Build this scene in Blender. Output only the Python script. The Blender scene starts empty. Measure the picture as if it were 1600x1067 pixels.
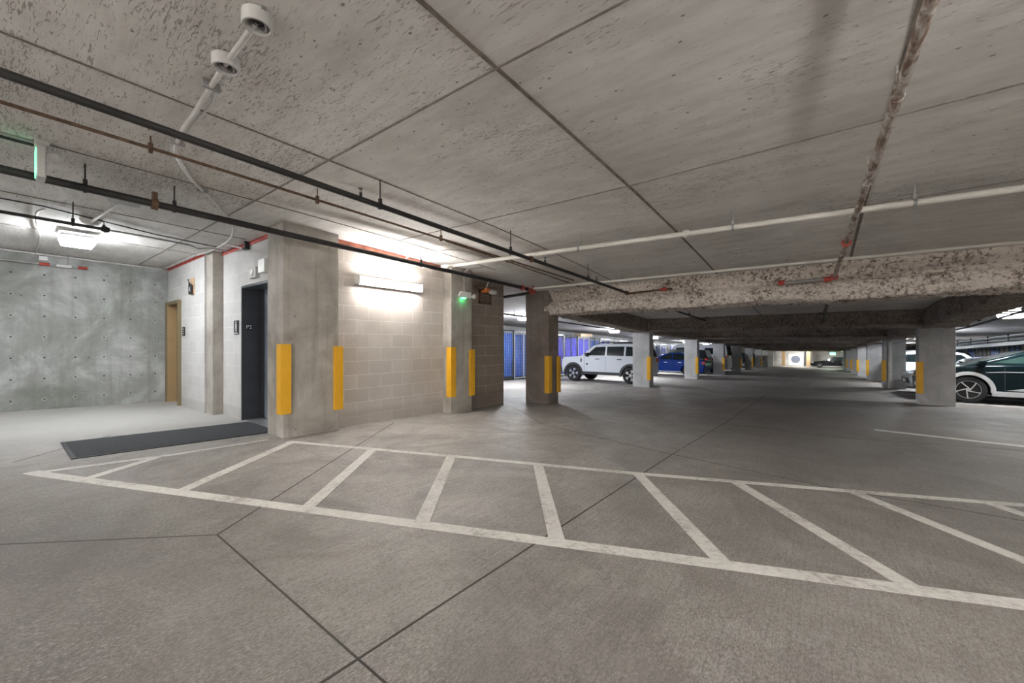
import bpy, bmesh, math, random
from mathutils import Vector, Matrix
random.seed(7)
S = bpy.context.scene
COL = S.collection
PI = math.pi

# ------------------------------------------------------------------ profiles of the sloping slabs
FL = [(-15, .2), (0, 0), (4, -.116), (5.2, -.155), (6.5, -.217), (8, -.29), (9, -.319), (80, -2.378)]
CE = [(-15, 2.95), (0, 2.77), (2.25, 2.73), (4, 2.68), (5.2, 2.62), (6.5, 2.535), (8, 2.42), (9, 2.38), (15, 2.07), (80, .20)]
def interp(t, y):
    if y <= t[0][0]: a, b = t[0], t[1]
    elif y >= t[-1][0]: a, b = t[-2], t[-1]
    else:
        for a, b in zip(t, t[1:]):
            if a[0] <= y <= b[0]: break
    return a[1] + (b[1] - a[1]) * (y - a[0]) / (b[0] - a[0])
def fz(y): return interp(FL, y)
def cz(y): return interp(CE, y)

# ------------------------------------------------------------------ materials
def nt(name):
    m = bpy.data.materials.new(name); m.use_nodes = True
    t = m.node_tree; b = t.nodes['Principled BSDF']
    return m, t, b
def N(t, kind, **kw):
    n = t.nodes.new(kind)
    for k, v in kw.items(): setattr(n, k, v)
    return n
def L(t, a, b): t.links.new(a, b)
def setin(n, **kw):
    for k, v in kw.items(): n.inputs[k.replace('_', ' ')].default_value = v
def coords(t, scale=(1, 1, 1), rot=(0, 0, 0)):
    tc = N(t, 'ShaderNodeTexCoord'); mp = N(t, 'ShaderNodeMapping')
    mp.inputs['Scale'].default_value = scale; mp.inputs['Rotation'].default_value = rot
    L(t, tc.outputs['Object'], mp.inputs['Vector'])
    return mp.outputs['Vector']
def noise(t, vec, scale, detail=4, rough=.55, dist=0):
    n = N(t, 'ShaderNodeTexNoise'); setin(n, Scale=scale, Detail=detail, Roughness=rough, Distortion=dist)
    L(t, vec, n.inputs['Vector']); return n.outputs['Fac']
def ramp(t, fac, stops, interp='LINEAR'):
    r = N(t, 'ShaderNodeValToRGB'); e = r.color_ramp.elements; r.color_ramp.interpolation = interp
    while len(e) < len(stops): e.new(.5)
    for el, (p, c) in zip(e, stops):
        el.position = p; el.color = (c, c, c, 1) if not isinstance(c, tuple) else (*c, 1)
    L(t, fac, r.inputs['Fac']); return r.outputs['Color']
def mix(t, fac, a, b, mode='MIX'):
    m = N(t, 'ShaderNodeMix', data_type='RGBA', blend_type=mode)
    for sock, v in ((m.inputs['Factor'], fac), (m.inputs['A'], a), (m.inputs['B'], b)):
        if isinstance(v, (int, float)): sock.default_value = v
        elif isinstance(v, tuple): sock.default_value = (*v, 1)
        else: L(t, v, sock)
    return m.outputs['Result']
def math_(t, op, a, b=0.0):
    m = N(t, 'ShaderNodeMath', operation=op)
    for i, v in enumerate((a, b)):
        if isinstance(v, (int, float)): m.inputs[i].default_value = v
        else: L(t, v, m.inputs[i])
    return m.outputs[0]
def bump(t, b, height, strength, dist=.01):
    n = N(t, 'ShaderNodeBump'); setin(n, Strength=strength, Distance=dist)
    L(t, height, n.inputs['Height']); L(t, n.outputs['Normal'], b.inputs['Normal'])

def plain(name, col, rough=.5, metal=0, var=.12, vs=6, emit=None, es=0):
    m, t, b = nt(name)
    v = coords(t); f = noise(t, v, vs, 5)
    lo = tuple(max(0, c * (1 - var)) for c in col); hi = tuple(min(1, c * (1 + var)) for c in col)
    L(t, ramp(t, f, [(.3, lo), (.7, hi)]), b.inputs['Base Color'])
    setin(b, Roughness=rough, Metallic=metal)
    if emit:
        b.inputs['Emission Color'].default_value = (*emit, 1); b.inputs['Emission Strength'].default_value = es
    return m

def mat_ceiling():
    m, t, b = nt('board_formed_concrete')
    v = coords(t)
    big = noise(t, v, .55, 6, .6)
    col = ramp(t, big, [(.3, (.53, .512, .487)), (.52, (.68, .665, .643)), (.72, (.78, .77, .752))])
    mid = noise(t, coords(t, (1.2, 5, 1)), 1.6, 6, .65)
    col = mix(t, ramp(t, mid, [(.35, .35), (.6, 0)]), col, (.35, .325, .30))
    # board marks running along X, denser on the sheets at the near left
    sx = N(t, 'ShaderNodeSeparateXYZ'); tc = N(t, 'ShaderNodeTexCoord'); L(t, tc.outputs['Object'], sx.inputs[0])
    px = math_(t, 'FLOOR', math_(t, 'DIVIDE', math_(t, 'ADD', sx.outputs['X'], 1.47 + 18.8), 1.88)); py = math_(t, 'FLOOR', math_(t, 'DIVIDE', math_(t, 'ADD', sx.outputs['Y'], 19.5 - 1.75), 1.95))
    wn = N(t, 'ShaderNodeTexWhiteNoise', noise_dimensions='2D'); cb = N(t, 'ShaderNodeCombineXYZ'); L(t, px, cb.inputs['X']); L(t, py, cb.inputs['Y']); L(t, cb.outputs[0], wn.inputs['Vector'])
    col = mix(t, 1.0, col, ramp(t, wn.outputs['Value'], [(0, (.90, .89, .88)), (1, (1.06, 1.06, 1.06))]), 'MULTIPLY')
    st = noise(t, coords(t, (11, 62, 1), (0, 0, .10)), 1.0, 3, .55, 1.6)
    dens = noise(t, v, .8, 4)
    heavy = math_(t, 'MULTIPLY', math_(t, 'LESS_THAN', math_(t, 'ABSOLUTE', math_(t, 'ADD', sx.outputs['X'], 3.75)), 2.28), math_(t, 'MULTIPLY', math_(t, 'LESS_THAN', sx.outputs['Y'], 1.75), .075))
    k = math_(t, 'ADD', st, math_(t, 'ADD', heavy, math_(t, 'MULTIPLY', math_(t, 'SUBTRACT', dens, .5), .45)))
    mk = ramp(t, k, [(.62, 0), (.70, 1)])
    col = mix(t, math_(t, 'MULTIPLY', mk, .72), col, (.19, .17, .15))
    # bug holes
    vo = N(t, 'ShaderNodeTexVoronoi'); vo.inputs['Scale'].default_value = 7.5
    L(t, coords(t, (1, 1.7, 1)), vo.inputs['Vector'])
    pick = noise(t, v, 9, 1)
    hole = math_(t, 'MULTIPLY', ramp(t, vo.outputs['Distance'], [(.06, 1), (.11, 0)]), ramp(t, pick, [(.40, 0), (.46, 1)]))
    col = mix(t, math_(t, 'MULTIPLY', hole, .85), col, (.10, .088, .075))
    L(t, col, b.inputs['Base Color']); setin(b, Roughness=.85)
    h = math_(t, 'SUBTRACT', math_(t, 'MULTIPLY', noise(t, v, 40, 4), .3), math_(t, 'ADD', mk, hole))
    bump(t, b, h, .5, .006)
    return m
def mat_floor():
    m, t, b = nt('broomed_garage_floor')
    v = coords(t)
    big = noise(t, coords(t, (1, .6, 1)), .38, 7, .62, .5)
    col = ramp(t, big, [(.28, (.16, .138, .12)), (.46, (.33, .302, .275)), (.60, (.44, .41, .38)), (.75, (.57, .545, .515))])
    sm = noise(t, v, 3.2, 8, .72, .8)
    col = mix(t, ramp(t, sm, [(.42, .0), (.62, .5)]), col, (.44, .42, .395))
    col = mix(t, ramp(t, noise(t, coords(t), 1.3, 6, .7, 1.5), [(.5, 0), (.68, .55)]), col, (.17, .145, .13))
    br = noise(t, coords(t, (85, 3.5, 1), (0, 0, .06)), 1, 4, .7)
    col = mix(t, ramp(t, br, [(.44, 0), (.62, .42)]), col, (.115, .10, .09))
    sp = noise(t, coords(t, (1.3, .8, 1)), 60, 5, .85)
    col = mix(t, ramp(t, sp, [(.50, 0), (.62, .55)]), col, (.54, .52, .50))
    col = mix(t, ramp(t, sp, [(.36, .5), (.47, 0)]), col, (.10, .088, .08))
    # tyre-worn lane down the aisle and around the corner in front of the camera
    sx = N(t, 'ShaderNodeSeparateXYZ'); tc = N(t, 'ShaderNodeTexCoord'); L(t, tc.outputs['Object'], sx.inputs[0])
    wob = math_(t, 'MULTIPLY', math_(t, 'SUBTRACT', noise(t, v, .5, 4), .5), 3.2)
    dx = math_(t, 'ABSOLUTE', math_(t, 'ADD', math_(t, 'ADD', sx.outputs['X'], .5), wob))
    lane = ramp(t, math_(t, 'DIVIDE', dx, 4.0), [(.12, .85), (.66, 0)])
    ymask = ramp(t, math_(t, 'DIVIDE', sx.outputs['Y'], 20.0), [(.2, 0), (.45, 1)])
    col = mix(t, math_(t, 'MULTIPLY', lane, ymask), col, (.105, .088, .078))
    near = ramp(t, math_(t, 'ADD', math_(t, 'ADD', math_(t, 'DIVIDE', sx.outputs['Y'], 4.0), .5), math_(t, 'MULTIPLY', wob, .12)), [(.55, .97), (1.25, 0)])
    xm = ramp(t, math_(t, 'ADD', math_(t, 'DIVIDE', sx.outputs['X'], 10.0), 1.0), [(.38, 0), (.62, 1)])
    col = mix(t, math_(t, 'MULTIPLY', math_(t, 'MULTIPLY', near, xm), ramp(t, sm, [(.35, 1), (.70, .70)])), col, (.088, .077, .069))
    side = ramp(t, math_(t, 'ADD', math_(t, 'DIVIDE', math_(t, 'ADD', sx.outputs['X'], math_(t, 'MULTIPLY', wob, .5)), 8.0), .5), [(.20, 0), (.46, .55)])
    col = mix(t, math_(t, 'MULTIPLY', side, ramp(t, sm, [(.35, 1), (.72, .5)])), col, (.14, .122, .108))
    col = mix(t, ramp(t, noise(t, v, .9, 6, .7, 1.0), [(.40, .38), (.56, 0)]), col, (.115, .10, .09))
    # pale grit and dark pores over everything
    g2 = noise(t, coords(t, (1.6, .6, 1)), 95, 5, .9)
    patch = noise(t, v, 1.1, 5, .65, .6)
    col = mix(t, math_(t, 'MULTIPLY', ramp(t, g2, [(.50, 0), (.60, .5)]), ramp(t, patch, [(.38, .15), (.62, 1)])), col, (.50, .48, .455))
    col = mix(t, ramp(t, g2, [(.38, .5), (.48, 0)]), col, (.075, .065, .058))
    # slab colour lighter towards the lobby
    lob = ramp(t, math_(t, 'DIVIDE', math_(t, 'ADD', math_(t, 'ADD', sx.outputs['X'], 9.0), wob), 4.0), [(.25, .75), (.9, 0)])
    lm = ramp(t, math_(t, 'DIVIDE', sx.outputs['Y'], 10.0), [(.28, 1), (.45, 0)])
    col = mix(t, math_(t, 'MULTIPLY', lob, lm), col, (.52, .515, .50))
    L(t, col, b.inputs['Base Color'])
    L(t, ramp(t, sm, [(.3, .5), (.7, .8)]), b.inputs['Roughness'])
    h = math_(t, 'ADD', math_(t, 'MULTIPLY', br, .8), math_(t, 'MULTIPLY', sp, .5))
    bump(t, b, h, .55, .005)
    return m
def mat_block(name, axis, c1, c2, mortar, dark, z0=0.0):
    m, t, b = nt(name)
    tc = N(t, 'ShaderNodeTexCoord'); sx = N(t, 'ShaderNodeSeparateXYZ'); cb = N(t, 'ShaderNodeCombineXYZ')
    L(t, tc.outputs['Object'], sx.inputs[0])
    L(t, sx.outputs[axis], cb.inputs['X']); L(t, math_(t, 'ADD', sx.outputs['Z'], z0), cb.inputs['Y'])
    br = N(t, 'ShaderNodeTexBrick'); L(t, cb.outputs[0], br.inputs['Vector'])
    setin(br, Scale=1.0, Mortar_Size=.006, Mortar_Smooth=.25, Bias=0.0, Brick_Width=.427, Row_Height=.2135)
    br.inputs['Color1'].default_value = (*c1, 1); br.inputs['Color2'].default_value = (*c2, 1); br.inputs['Mortar'].default_value = (*mortar, 1)
    v = coords(t)
    col = br.outputs['Color']
    col = mix(t, ramp(t, noise(t, v, 1.3, 6, .65), [(.48, 0), (.72, .55)]), col, dark)
    col = mix(t, ramp(t, noise(t, v, 60, 3, .7), [(.5, 0), (.7, .28)]), col, dark)
    # darker bottom course
    low = ramp(t, math_(t, 'ADD', sx.outputs['Z'], .3), [(.38, .45), (.46, 0)])
    col = mix(t, low, col, dark)
    L(t, col, b.inputs['Base Color']); setin(b, Roughness=.9)
    h = math_(t, 'SUBTRACT', math_(t, 'MULTIPLY', noise(t, v, 70, 3), .35), br.outputs['Fac'])
    bump(t, b, h, .5, .008)
    return m
def mat_conc(name, lo, mid, hi, stain, vert=1.0, holes=False):
    m, t, b = nt(name)
    v = coords(t)
    f = noise(t, v, 1.1, 8, .66, .4)
    col = ramp(t, f, [(.36, lo), (.5, mid), (.64, hi)])
    stv = noise(t, coords(t, (9, 9, .55)), 1, 5, .6)
    col = mix(t, ramp(t, stv, [(.5, 0), (.72, .45 * vert)]), col, stain)
    sp = noise(t, v, 24, 3, .7)
    col = mix(t, ramp(t, sp, [(.60, 0), (.72, .3)]), col, hi)
    vo = N(t, 'ShaderNodeTexVoronoi'); vo.inputs['Scale'].default_value = 8
    L(t, v, vo.inputs['Vector'])
    hole = math_(t, 'MULTIPLY', ramp(t, vo.outputs['Distance'], [(.06, 1), (.11, 0)]), ramp(t, noise(t, v, 6, 1), [(.56, 0), (.6, 1)]))
    col = mix(t, math_(t, 'MULTIPLY', hole, .85), col, tuple(c * .2 for c in mid))
    hh = hole
    if holes:                                                     # form-tie holes in a regular grid (Y, Z)
        tc = N(t, 'ShaderNodeTexCoord'); sx = N(t, 'ShaderNodeSeparateXYZ'); L(t, tc.outputs['Object'], sx.inputs[0])
        dy = math_(t, 'MULTIPLY', math_(t, 'SUBTRACT', math_(t, 'FRACT', math_(t, 'DIVIDE', math_(t, 'ADD', sx.outputs['Y'], 3.765), .373)), .5), .373)
        dz = math_(t, 'MULTIPLY', math_(t, 'SUBTRACT', math_(t, 'FRACT', math_(t, 'DIVIDE', math_(t, 'ADD', sx.outputs['Z'], .387), .368)), .5), .368)
        r = math_(t, 'SQRT', math_(t, 'ADD', math_(t, 'MULTIPLY', dy, dy), math_(t, 'MULTIPLY', dz, dz)))
        th = ramp(t, math_(t, 'MULTIPLY', r, 10), [(.12, 1), (.17, 0)])
        halo = math_(t, 'MULTIPLY', ramp(t, math_(t, 'MULTIPLY', r, 10), [(.2, .45), (.42, 0)]), ramp(t, noise(t, v, 3, 2), [(.45, 0), (.55, 1)]))
        col = mix(t, halo, col, hi)
        col = mix(t, math_(t, 'MULTIPLY', th, .9), col, (.04, .04, .04))
        hh = math_(t, 'ADD', hole, th)
    L(t, col, b.inputs['Base Color']); setin(b, Roughness=.85)
    bump(t, b, math_(t, 'SUBTRACT', math_(t, 'MULTIPLY', noise(t, v, 30, 4), .4), hh), .4, .006)
    return m
def mat_fireproof(name, cream, brown):
    m, t, b = nt(name)
    v = coords(t)
    f = noise(t, v, 19, 6, .75, .6)
    g = noise(t, v, 2.0, 5, .7)
    k = math_(t, 'ADD', f, math_(t, 'MULTIPLY', math_(t, 'SUBTRACT', g, .5), .35))
    col = ramp(t, k, [(.37, brown), (.45, tuple((a + c) / 2 for a, c in zip(cream, brown))), (.53, cream)])  # brown blotches put the shaded cavities of the spray into the colour
    L(t, col, b.inputs['Base Color']); setin(b, Roughness=.95)
    bump(t, b, noise(t, v, 30, 5, .75), .9, .025)
    return m
def mat_paint():
    m, t, b = nt('worn_line_paint')
    v = coords(t)
    w = noise(t, v, 26, 6, .8); w2 = noise(t, v, 2.2, 4)
    k = math_(t, 'ADD', w, math_(t, 'MULTIPLY', math_(t, 'SUBTRACT', w2, .5), .7))
    L(t, ramp(t, k, [(.36, (.72, .70, .66)), (.56, (.58, .56, .53)), (.68, (.36, .335, .305))]), b.inputs['Base Color'])
    setin(b, Roughness=.7); bump(t, b, w, .25, .003)
    return m
def mat_rust():
    m, t, b = nt('rusting_galvanised_steel')
    v = coords(t, (1, .4, 1))
    f = noise(t, v, 18, 5, .65, .6)
    L(t, ramp(t, f, [(.40, (.15, .095, .07)), (.50, (.34, .28, .24)), (.60, (.60, .575, .55))]), b.inputs['Base Color'])
    L(t, ramp(t, f, [(.45, .85), (.6, .35)]), b.inputs['Roughness']); L(t, ramp(t, f, [(.45, 0), (.6, .8)]), b.inputs['Metallic'])
    bump(t, b, f, .5, .004)
    return m
def mat_mat():
    m, t, b = nt('ribbed_entrance_mat')
    v = coords(t)
    f = noise(t, v, 120, 3, .8)
    w = N(t, 'ShaderNodeTexWave', bands_direction='Y'); setin(w, Scale=11.0, Distortion=.3); L(t, v, w.inputs['Vector'])
    col = ramp(t, f, [(.35, (.035, .038, .045)), (.6, (.075, .08, .09)), (.72, (.20, .21, .225))])
    L(t, col, b.inputs['Base Color']); setin(b, Roughness=.95)
    bump(t, b, math_(t, 'ADD', f, w.outputs['Fac']), .5, .006)
    return m
def mat_tarp(name, lo, hi):
    m, t, b = nt(name)
    v = coords(t, (1, 6, .8))
    f = noise(t, v, 1.5, 5, .6, 2.5)
    L(t, ramp(t, f, [(.3, lo), (.6, hi)]), b.inputs['Base Color']); setin(b, Roughness=.32)
    bump(t, b, f, .9, .12)
    return m
def mat_glass(name, col, rough=.06):
    m, t, b = nt(name)
    v = coords(t); L(t, ramp(t, noise(t, v, 2, 3), [(.3, tuple(c * .6 for c in col)), (.7, col)]), b.inputs['Base Color'])
    setin(b, Roughness=rough); b.inputs['Coat Weight'].default_value = .1; b.inputs['Specular IOR Level'].default_value = .35
    return m
def mat_paintcar(name, col, rough=.16):
    m, t, b = nt(name)
    v = coords(t); L(t, ramp(t, noise(t, v, 40, 2), [(.3, tuple(c * .95 for c in col)), (.7, col)]), b.inputs['Base Color'])
    setin(b, Roughness=rough); b.inputs['Specular IOR Level'].default_value = .22; b.inputs['Coat Weight'].default_value = .12; b.inputs['Coat Roughness'].default_value = .08
    return m

M = {}
M['ceiling'] = mat_ceiling(); M['floor'] = mat_floor()
M['block_lobby'] = mat_block('pale_concrete_block', 'X', (.56, .555, .545), (.62, .615, .605), (.70, .69, .68), (.42, .41, .40), .07)
M['block_warm'] = mat_block('warm_concrete_block', 'Y', (.53, .485, .445), (.60, .555, .515), (.74, .71, .67), (.36, .32, .285), .1865)
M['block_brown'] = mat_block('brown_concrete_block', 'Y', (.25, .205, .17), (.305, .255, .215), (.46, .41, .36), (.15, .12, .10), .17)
M['wall_conc'] = mat_conc('poured_wall_concrete', (.21, .218, .20), (.30, .31, .298), (.48, .495, .49), (.18, .185, .16), 1, True)
M['col_conc'] = mat_conc('column_concrete', (.29, .262, .23), (.41, .383, .345), (.55, .525, .49), (.21, .183, .155))
M['col_pale'] = mat_conc('pale_column_concrete', (.40, .40, .40), (.50, .50, .50), (.64, .64, .645), (.38, .375, .37))
M['col_brown'] = mat_conc('stained_column_concrete', (.17, .135, .115), (.225, .185, .16), (.31, .265, .235), (.13, .10, .085))
M['far_conc'] = mat_conc('perimeter_concrete', (.38, .38, .37), (.48, .48, .47), (.60, .60, .59), (.36, .36, .34))
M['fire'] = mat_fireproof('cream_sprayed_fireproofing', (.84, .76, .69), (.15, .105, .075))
M['fire_shaded'] = mat_fireproof('shaded_sprayed_fireproofing', (.36, .31, .265), (.10, .08, .062))  # same coating on the deeper beams, their shade put into the colour
M['paint'] = mat_paint(); M['rust'] = mat_rust(); M['mat'] = mat_mat()
M['joint'] = plain('dark_joint_sealant', (.05, .043, .038), .8)
M['seam'] = plain('ceiling_form_seam', (.17, .145, .12), .9, vs=12, var=.4)
M['seam_thin'] = plain('pale_form_seam', (.22, .2, .18), .9, vs=12, var=.3)
M['black_pipe'] = plain('black_steel_pipe', (.020, .018, .017), .55, 0)
M['brown_pipe'] = plain('rusty_brown_pipe', (.13, .075, .045), .6, .2, .5, 20)
M['white_pipe'] = plain('white_painted_pipe', (.74, .71, .66), .4, 0, .06)
M['conduit'] = plain('galvanised_conduit', (.62, .60, .575), .4, .45)
M['galv'] = plain('dull_galvanised_steel', (.36, .355, .35), .45, .6)
M['red_fit'] = plain('red_pipe_coupling', (.42, .06, .04), .5)
M['red_caulk'] = plain('red_fire_caulk', (.55, .10, .09), .75, 0, .3, 9)
M['rust_caulk'] = plain('rust_red_fire_caulk', (.42, .15, .10), .85, 0, .4, 9)
M['yellow'] = plain('yellow_corner_guard', (.83, .44, .02), .5, 0, .06)
M['white_plastic'] = plain('white_plastic', (.78, .78, .77), .4, 0, .04)
M['grey_plastic'] = plain('grey_plastic', (.50, .49, .47), .5, 0, .05)
M['black_plastic'] = plain('black_plastic', (.018, .018, .02), .45)
M['dark_hole'] = plain('dark_cavity', (.012, .011, .010), .9)
M['door_brown'] = plain('tan_painted_steel', (.36, .245, .125), .45, 0, .05)
M['door_leaf'] = plain('brown_door_leaf', (.24, .155, .08), .5, 0, .05)
M['door_frame'] = plain('olive_door_frame', (.20, .16, .085), .5, 0, .05)
M['elev'] = plain('dark_elevator_steel', (.06, .062, .072), .38, .3)
M['elev_panel'] = plain('blue_grey_elevator_panel', (.30, .36, .43), .36, .15, .3, 3)
M['alu'] = plain('bright_aluminium', (.75, .75, .74), .3, .8)
M['white_caulk'] = plain('white_joint_caulk', (.80, .77, .73), .7)
M['orange'] = plain('orange_device', (.75, .23, .05), .45)
M['tan'] = plain('tan_foam', (.60, .42, .28), .8)
M['card'] = plain('cardboard', (.62, .48, .34), .8)
M['louver'] = plain('rusty_louver', (.13, .085, .055), .6, .2)
M['tarp_blue'] = mat_tarp('blue_tarpaulin', (.010, .045, .24), (.035, .11, .45))
M['tarp_violet'] = mat_tarp('violet_blue_tarpaulin', (.03, .03, .30), (.11, .10, .62))
M['cage_dark'] = plain('dark_cage_steel', (.03, .035, .05), .5, .3)
M['cage_grey'] = plain('zinc_cage_steel', (.50, .51, .52), .4, .5)
M['tyre'] = plain('tyre_rubber', (.016, .016, .017), .8)
M['rim'] = plain('silver_alloy', (.70, .70, .71), .25, .8, .03)
M['rim_dark'] = plain('black_alloy', (.02, .02, .022), .3, .5)
M['clad'] = plain('dark_grey_cladding', (.035, .036, .04), .6)
M['silver_trim'] = plain('silver_trim', (.66, .67, .68), .28, .5, .03)
M['glass'] = mat_glass('dark_tinted_glass', (.012, .018, .02))
M['glass_green'] = mat_glass('green_tinted_glass', (.03, .06, .053))
M['head_lens'] = plain('headlight_lens', (.75, .76, .78), .1, .2, .03)
M['tail_lens'] = plain('tail_light_lens', (.45, .015, .015), .2)
M['car_white'] = mat_paintcar('white_car_paint', (.60, .63, .68))
M['car_blue'] = mat_paintcar('blue_car_paint', (.008, .035, .22))
M['car_black'] = mat_paintcar('black_car_paint', (.012, .012, .014))
M['car_green'] = mat_paintcar('deep_green_black_car_paint', (.004, .011, .014))
M['car_silver'] = mat_paintcar('silver_car_paint', (.50, .53, .55))
M['car_grey'] = mat_paintcar('blue_grey_car_paint', (.17, .19, .25))
def emis(name, col, s):
    m, t, b = nt(name)
    v = coords(t); f = ramp(t, noise(t, v, 3, 1), [(.3, .96), (.7, 1.0)])
    b.inputs['Base Color'].default_value = (.8, .8, .8, 1)
    L(t, mix(t, 1.0, f, col, 'MULTIPLY'), b.inputs['Emission Color']); b.inputs['Emission Strength'].default_value = s
    return m
LS = 1.0
M['lamp_lobby'] = emis('lobby_lamp_diffuser', (.93, .97, 1.0), 26 * LS)
M['lamp_bay'] = emis('bay_lamp_diffuser', (.92, .96, 1.0), 80 * LS)
M['lamp_fill'] = emis('near_fill_diffuser', (1.0, .95, .89), 62 * LS)  # for the added fill lamps out of view
M['lamp_far'] = emis('far_lamp_diffuser', (1.0, .98, .94), 34 * LS)
M['lamp_right'] = emis('right_bay_lamp_diffuser', (.94, .97, 1.0), 36 * LS)
M['lamp_fill_dim'] = emis('dim_fill_diffuser', (1.0, .98, .95), 15 * LS)
M['tube'] = emis('fluorescent_tube', (1.0, .965, .925), 29 * LS)
M['tube_fill'] = emis('near_fill_tube', (1.0, .98, .955), 118 * LS)  # for the added column strips that fill from out of view
M['tube_fill_dim'] = emis('dim_fill_tube', (1.0, .98, .955), 26 * LS)
M['green'] = emis('green_sign_light', (.05, 1.0, .35), .30)
M['green_small'] = emis('green_indicator_light', (.05, 1.0, .25), 4)

# ------------------------------------------------------------------ mesh helpers
def nb(): return bmesh.new()
def box(bm, x0, x1, y0, y1, z0, z1, mtx=None):
    vs = [bm.verts.new(c) for c in ((x0, y0, z0), (x1, y0, z0), (x1, y1, z0), (x0, y1, z0), (x0, y0, z1), (x1, y0, z1), (x1, y1, z1), (x0, y1, z1))]
    if mtx: 
        for v in vs: v.co = mtx @ v.co
    for f in ((0, 3, 2, 1), (4, 5, 6, 7), (0, 1, 5, 4), (1, 2, 6, 5), (2, 3, 7, 6), (3, 0, 4, 7)): bm.faces.new([vs[i] for i in f])
    return vs
def sbox(bm, x0, x1, y0, y1, zlo, zhi):
    """box whose bottom / top follow functions of y"""
    vs = [bm.verts.new(c) for c in ((x0, y0, zlo(y0)), (x1, y0, zlo(y0)), (x1, y1, zlo(y1)), (x0, y1, zlo(y1)), (x0, y0, zhi(y0)), (x1, y0, zhi(y0)), (x1, y1, zhi(y1)), (x0, y1, zhi(y1)))]
    for f in ((0, 3, 2, 1), (4, 5, 6, 7), (0, 1, 5, 4), (1, 2, 6, 5), (2, 3, 7, 6), (3, 0, 4, 7)): bm.faces.new([vs[i] for i in f])
def tube(bm, pts, r, n=12, cap=True):
    pts = [Vector(p) for p in pts]; rings = []
    up = None
    for i, p in enumerate(pts):
        d = (pts[min(i + 1, len(pts) - 1)] - pts[max(i - 1, 0)]).normalized()
        if up is None: up = Vector((0, 0, 1)) if abs(d.z) < .9 else Vector((1, 0, 0))
        a = d.cross(up).normalized(); up = a.cross(d).normalized()
        rr = r[i] if isinstance(r, (list, tuple)) else r
        rings.append([bm.verts.new(p + (a * math.cos(2 * PI * k / n) + up * math.sin(2 * PI * k / n)) * rr) for k in range(n)])
    for A, B in zip(rings, rings[1:]):
        for k in range(n): bm.faces.new((A[k], A[(k + 1) % n], B[(k + 1) % n], B[k]))
    if cap: bm.faces.new(rings[0][::-1]); bm.faces.new(rings[-1])
def curve_pts(pts, n=6):
    """Catmull-Rom through control points"""
    P = [Vector(p) for p in pts]; out = []
    for i in range(len(P) - 1):
        a, b, c, d = P[max(i - 1, 0)], P[i], P[i + 1], P[min(i + 2, len(P) - 1)]
        for k in range(n):
            s = k / n
            out.append(.5 * ((2 * b) + (c - a) * s + (2 * a - 5 * b + 4 * c - d) * s * s + (3 * b - a - 3 * c + d) * s ** 3))
    out.append(P[-1]); return out
def lathe(bm, prof, o=(0, 0, 0), axis='Z', n=24, cap=True):
    rings = []
    for r, h in prof:
        ring = []
        for k in range(n):
            c, s = math.cos(2 * PI * k / n) * r, math.sin(2 * PI * k / n) * r
            p = (c, s, h) if axis == 'Z' else ((s, h, c) if axis == 'Y' else (h, c, s))
            ring.append(bm.verts.new((o[0] + p[0], o[1] + p[1], o[2] + p[2])))
        rings.append(ring)
    for A, B in zip(rings, rings[1:]):
        for k in range(n): bm.faces.new((A[k], A[(k + 1) % n], B[(k + 1) % n], B[k]))
    if cap: bm.faces.new(rings[0][::-1]); bm.faces.new(rings[-1])
def frust(bm, c, bx, by, z0, tx, ty, z1):
    vs = [bm.verts.new((c[0] + sx * w, c[1] + sy * h, z)) for z, w, h in ((z0, bx, by), (z1, tx, ty)) for sx, sy in ((-1, -1), (1, -1), (1, 1), (-1, 1))]
    for f in ((0, 3, 2, 1), (4, 5, 6, 7), (0, 1, 5, 4), (1, 2, 6, 5), (2, 3, 7, 6), (3, 0, 4, 7)): bm.faces.new([vs[i] for i in f])
def prism(bm, poly, y0, y1, hw0=None, hw1=None):
    """XZ polygon extruded along Y; y0/y1 numbers or functions of z"""
    f0 = y0 if callable(y0) else (lambda z: y0); f1 = y1 if callable(y1) else (lambda z: y1)
    A = [bm.verts.new((x, f0(z), z)) for x, z in poly]; B = [bm.verts.new((x, f1(z), z)) for x, z in poly]
    n = len(poly)
    bm.faces.new(A); bm.faces.new(B[::-1])
    for i in range(n): bm.faces.new((A[(i + 1) % n], A[i], B[i], B[(i + 1) % n]))
def obj(name, bm, mat, parent=None, smooth=False, bevel=0, seg=2):
    bmesh.ops.recalc_face_normals(bm, faces=bm.faces[:])
    me = bpy.data.meshes.new(name); bm.to_mesh(me); bm.free()
    for m in (mat if isinstance(mat, (list, tuple)) else [mat]): me.materials.append(m)
    o = bpy.data.objects.new(name, me); COL.objects.link(o)
    if parent: o.parent = parent
    if smooth:
        for p in me.polygons: p.use_smooth = True
        try: me.set_sharp_from_angle(angle=math.radians(38))
        except Exception: pass
    if bevel:
        b = o.modifiers.new('bevel', 'BEVEL'); b.width = bevel; b.segments = seg; b.limit_method = 'ANGLE'; b.angle_limit = math.radians(38)
    return o
def tag(o, label=None, cat=None, group=None, kind=None):
    if label: o['label'] = label
    if cat: o['category'] = cat
    if group: o['group'] = group
    if kind: o['kind'] = kind
    return o
def empty(name, loc, label, cat, group=None, rot=(0, 0, 0)):
    o = bpy.data.objects.new(name, None); COL.objects.link(o); o.location = loc; o.rotation_euler = rot
    o.empty_display_size = .1
    return tag(o, label, cat, group)
def struct(name, bm, mat, label=None, parent=None, **kw):
    o = obj(name, bm, mat, parent, **kw)
    if not parent: o['kind'] = 'structure'
    if label: o['label'] = label
    return o
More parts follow.
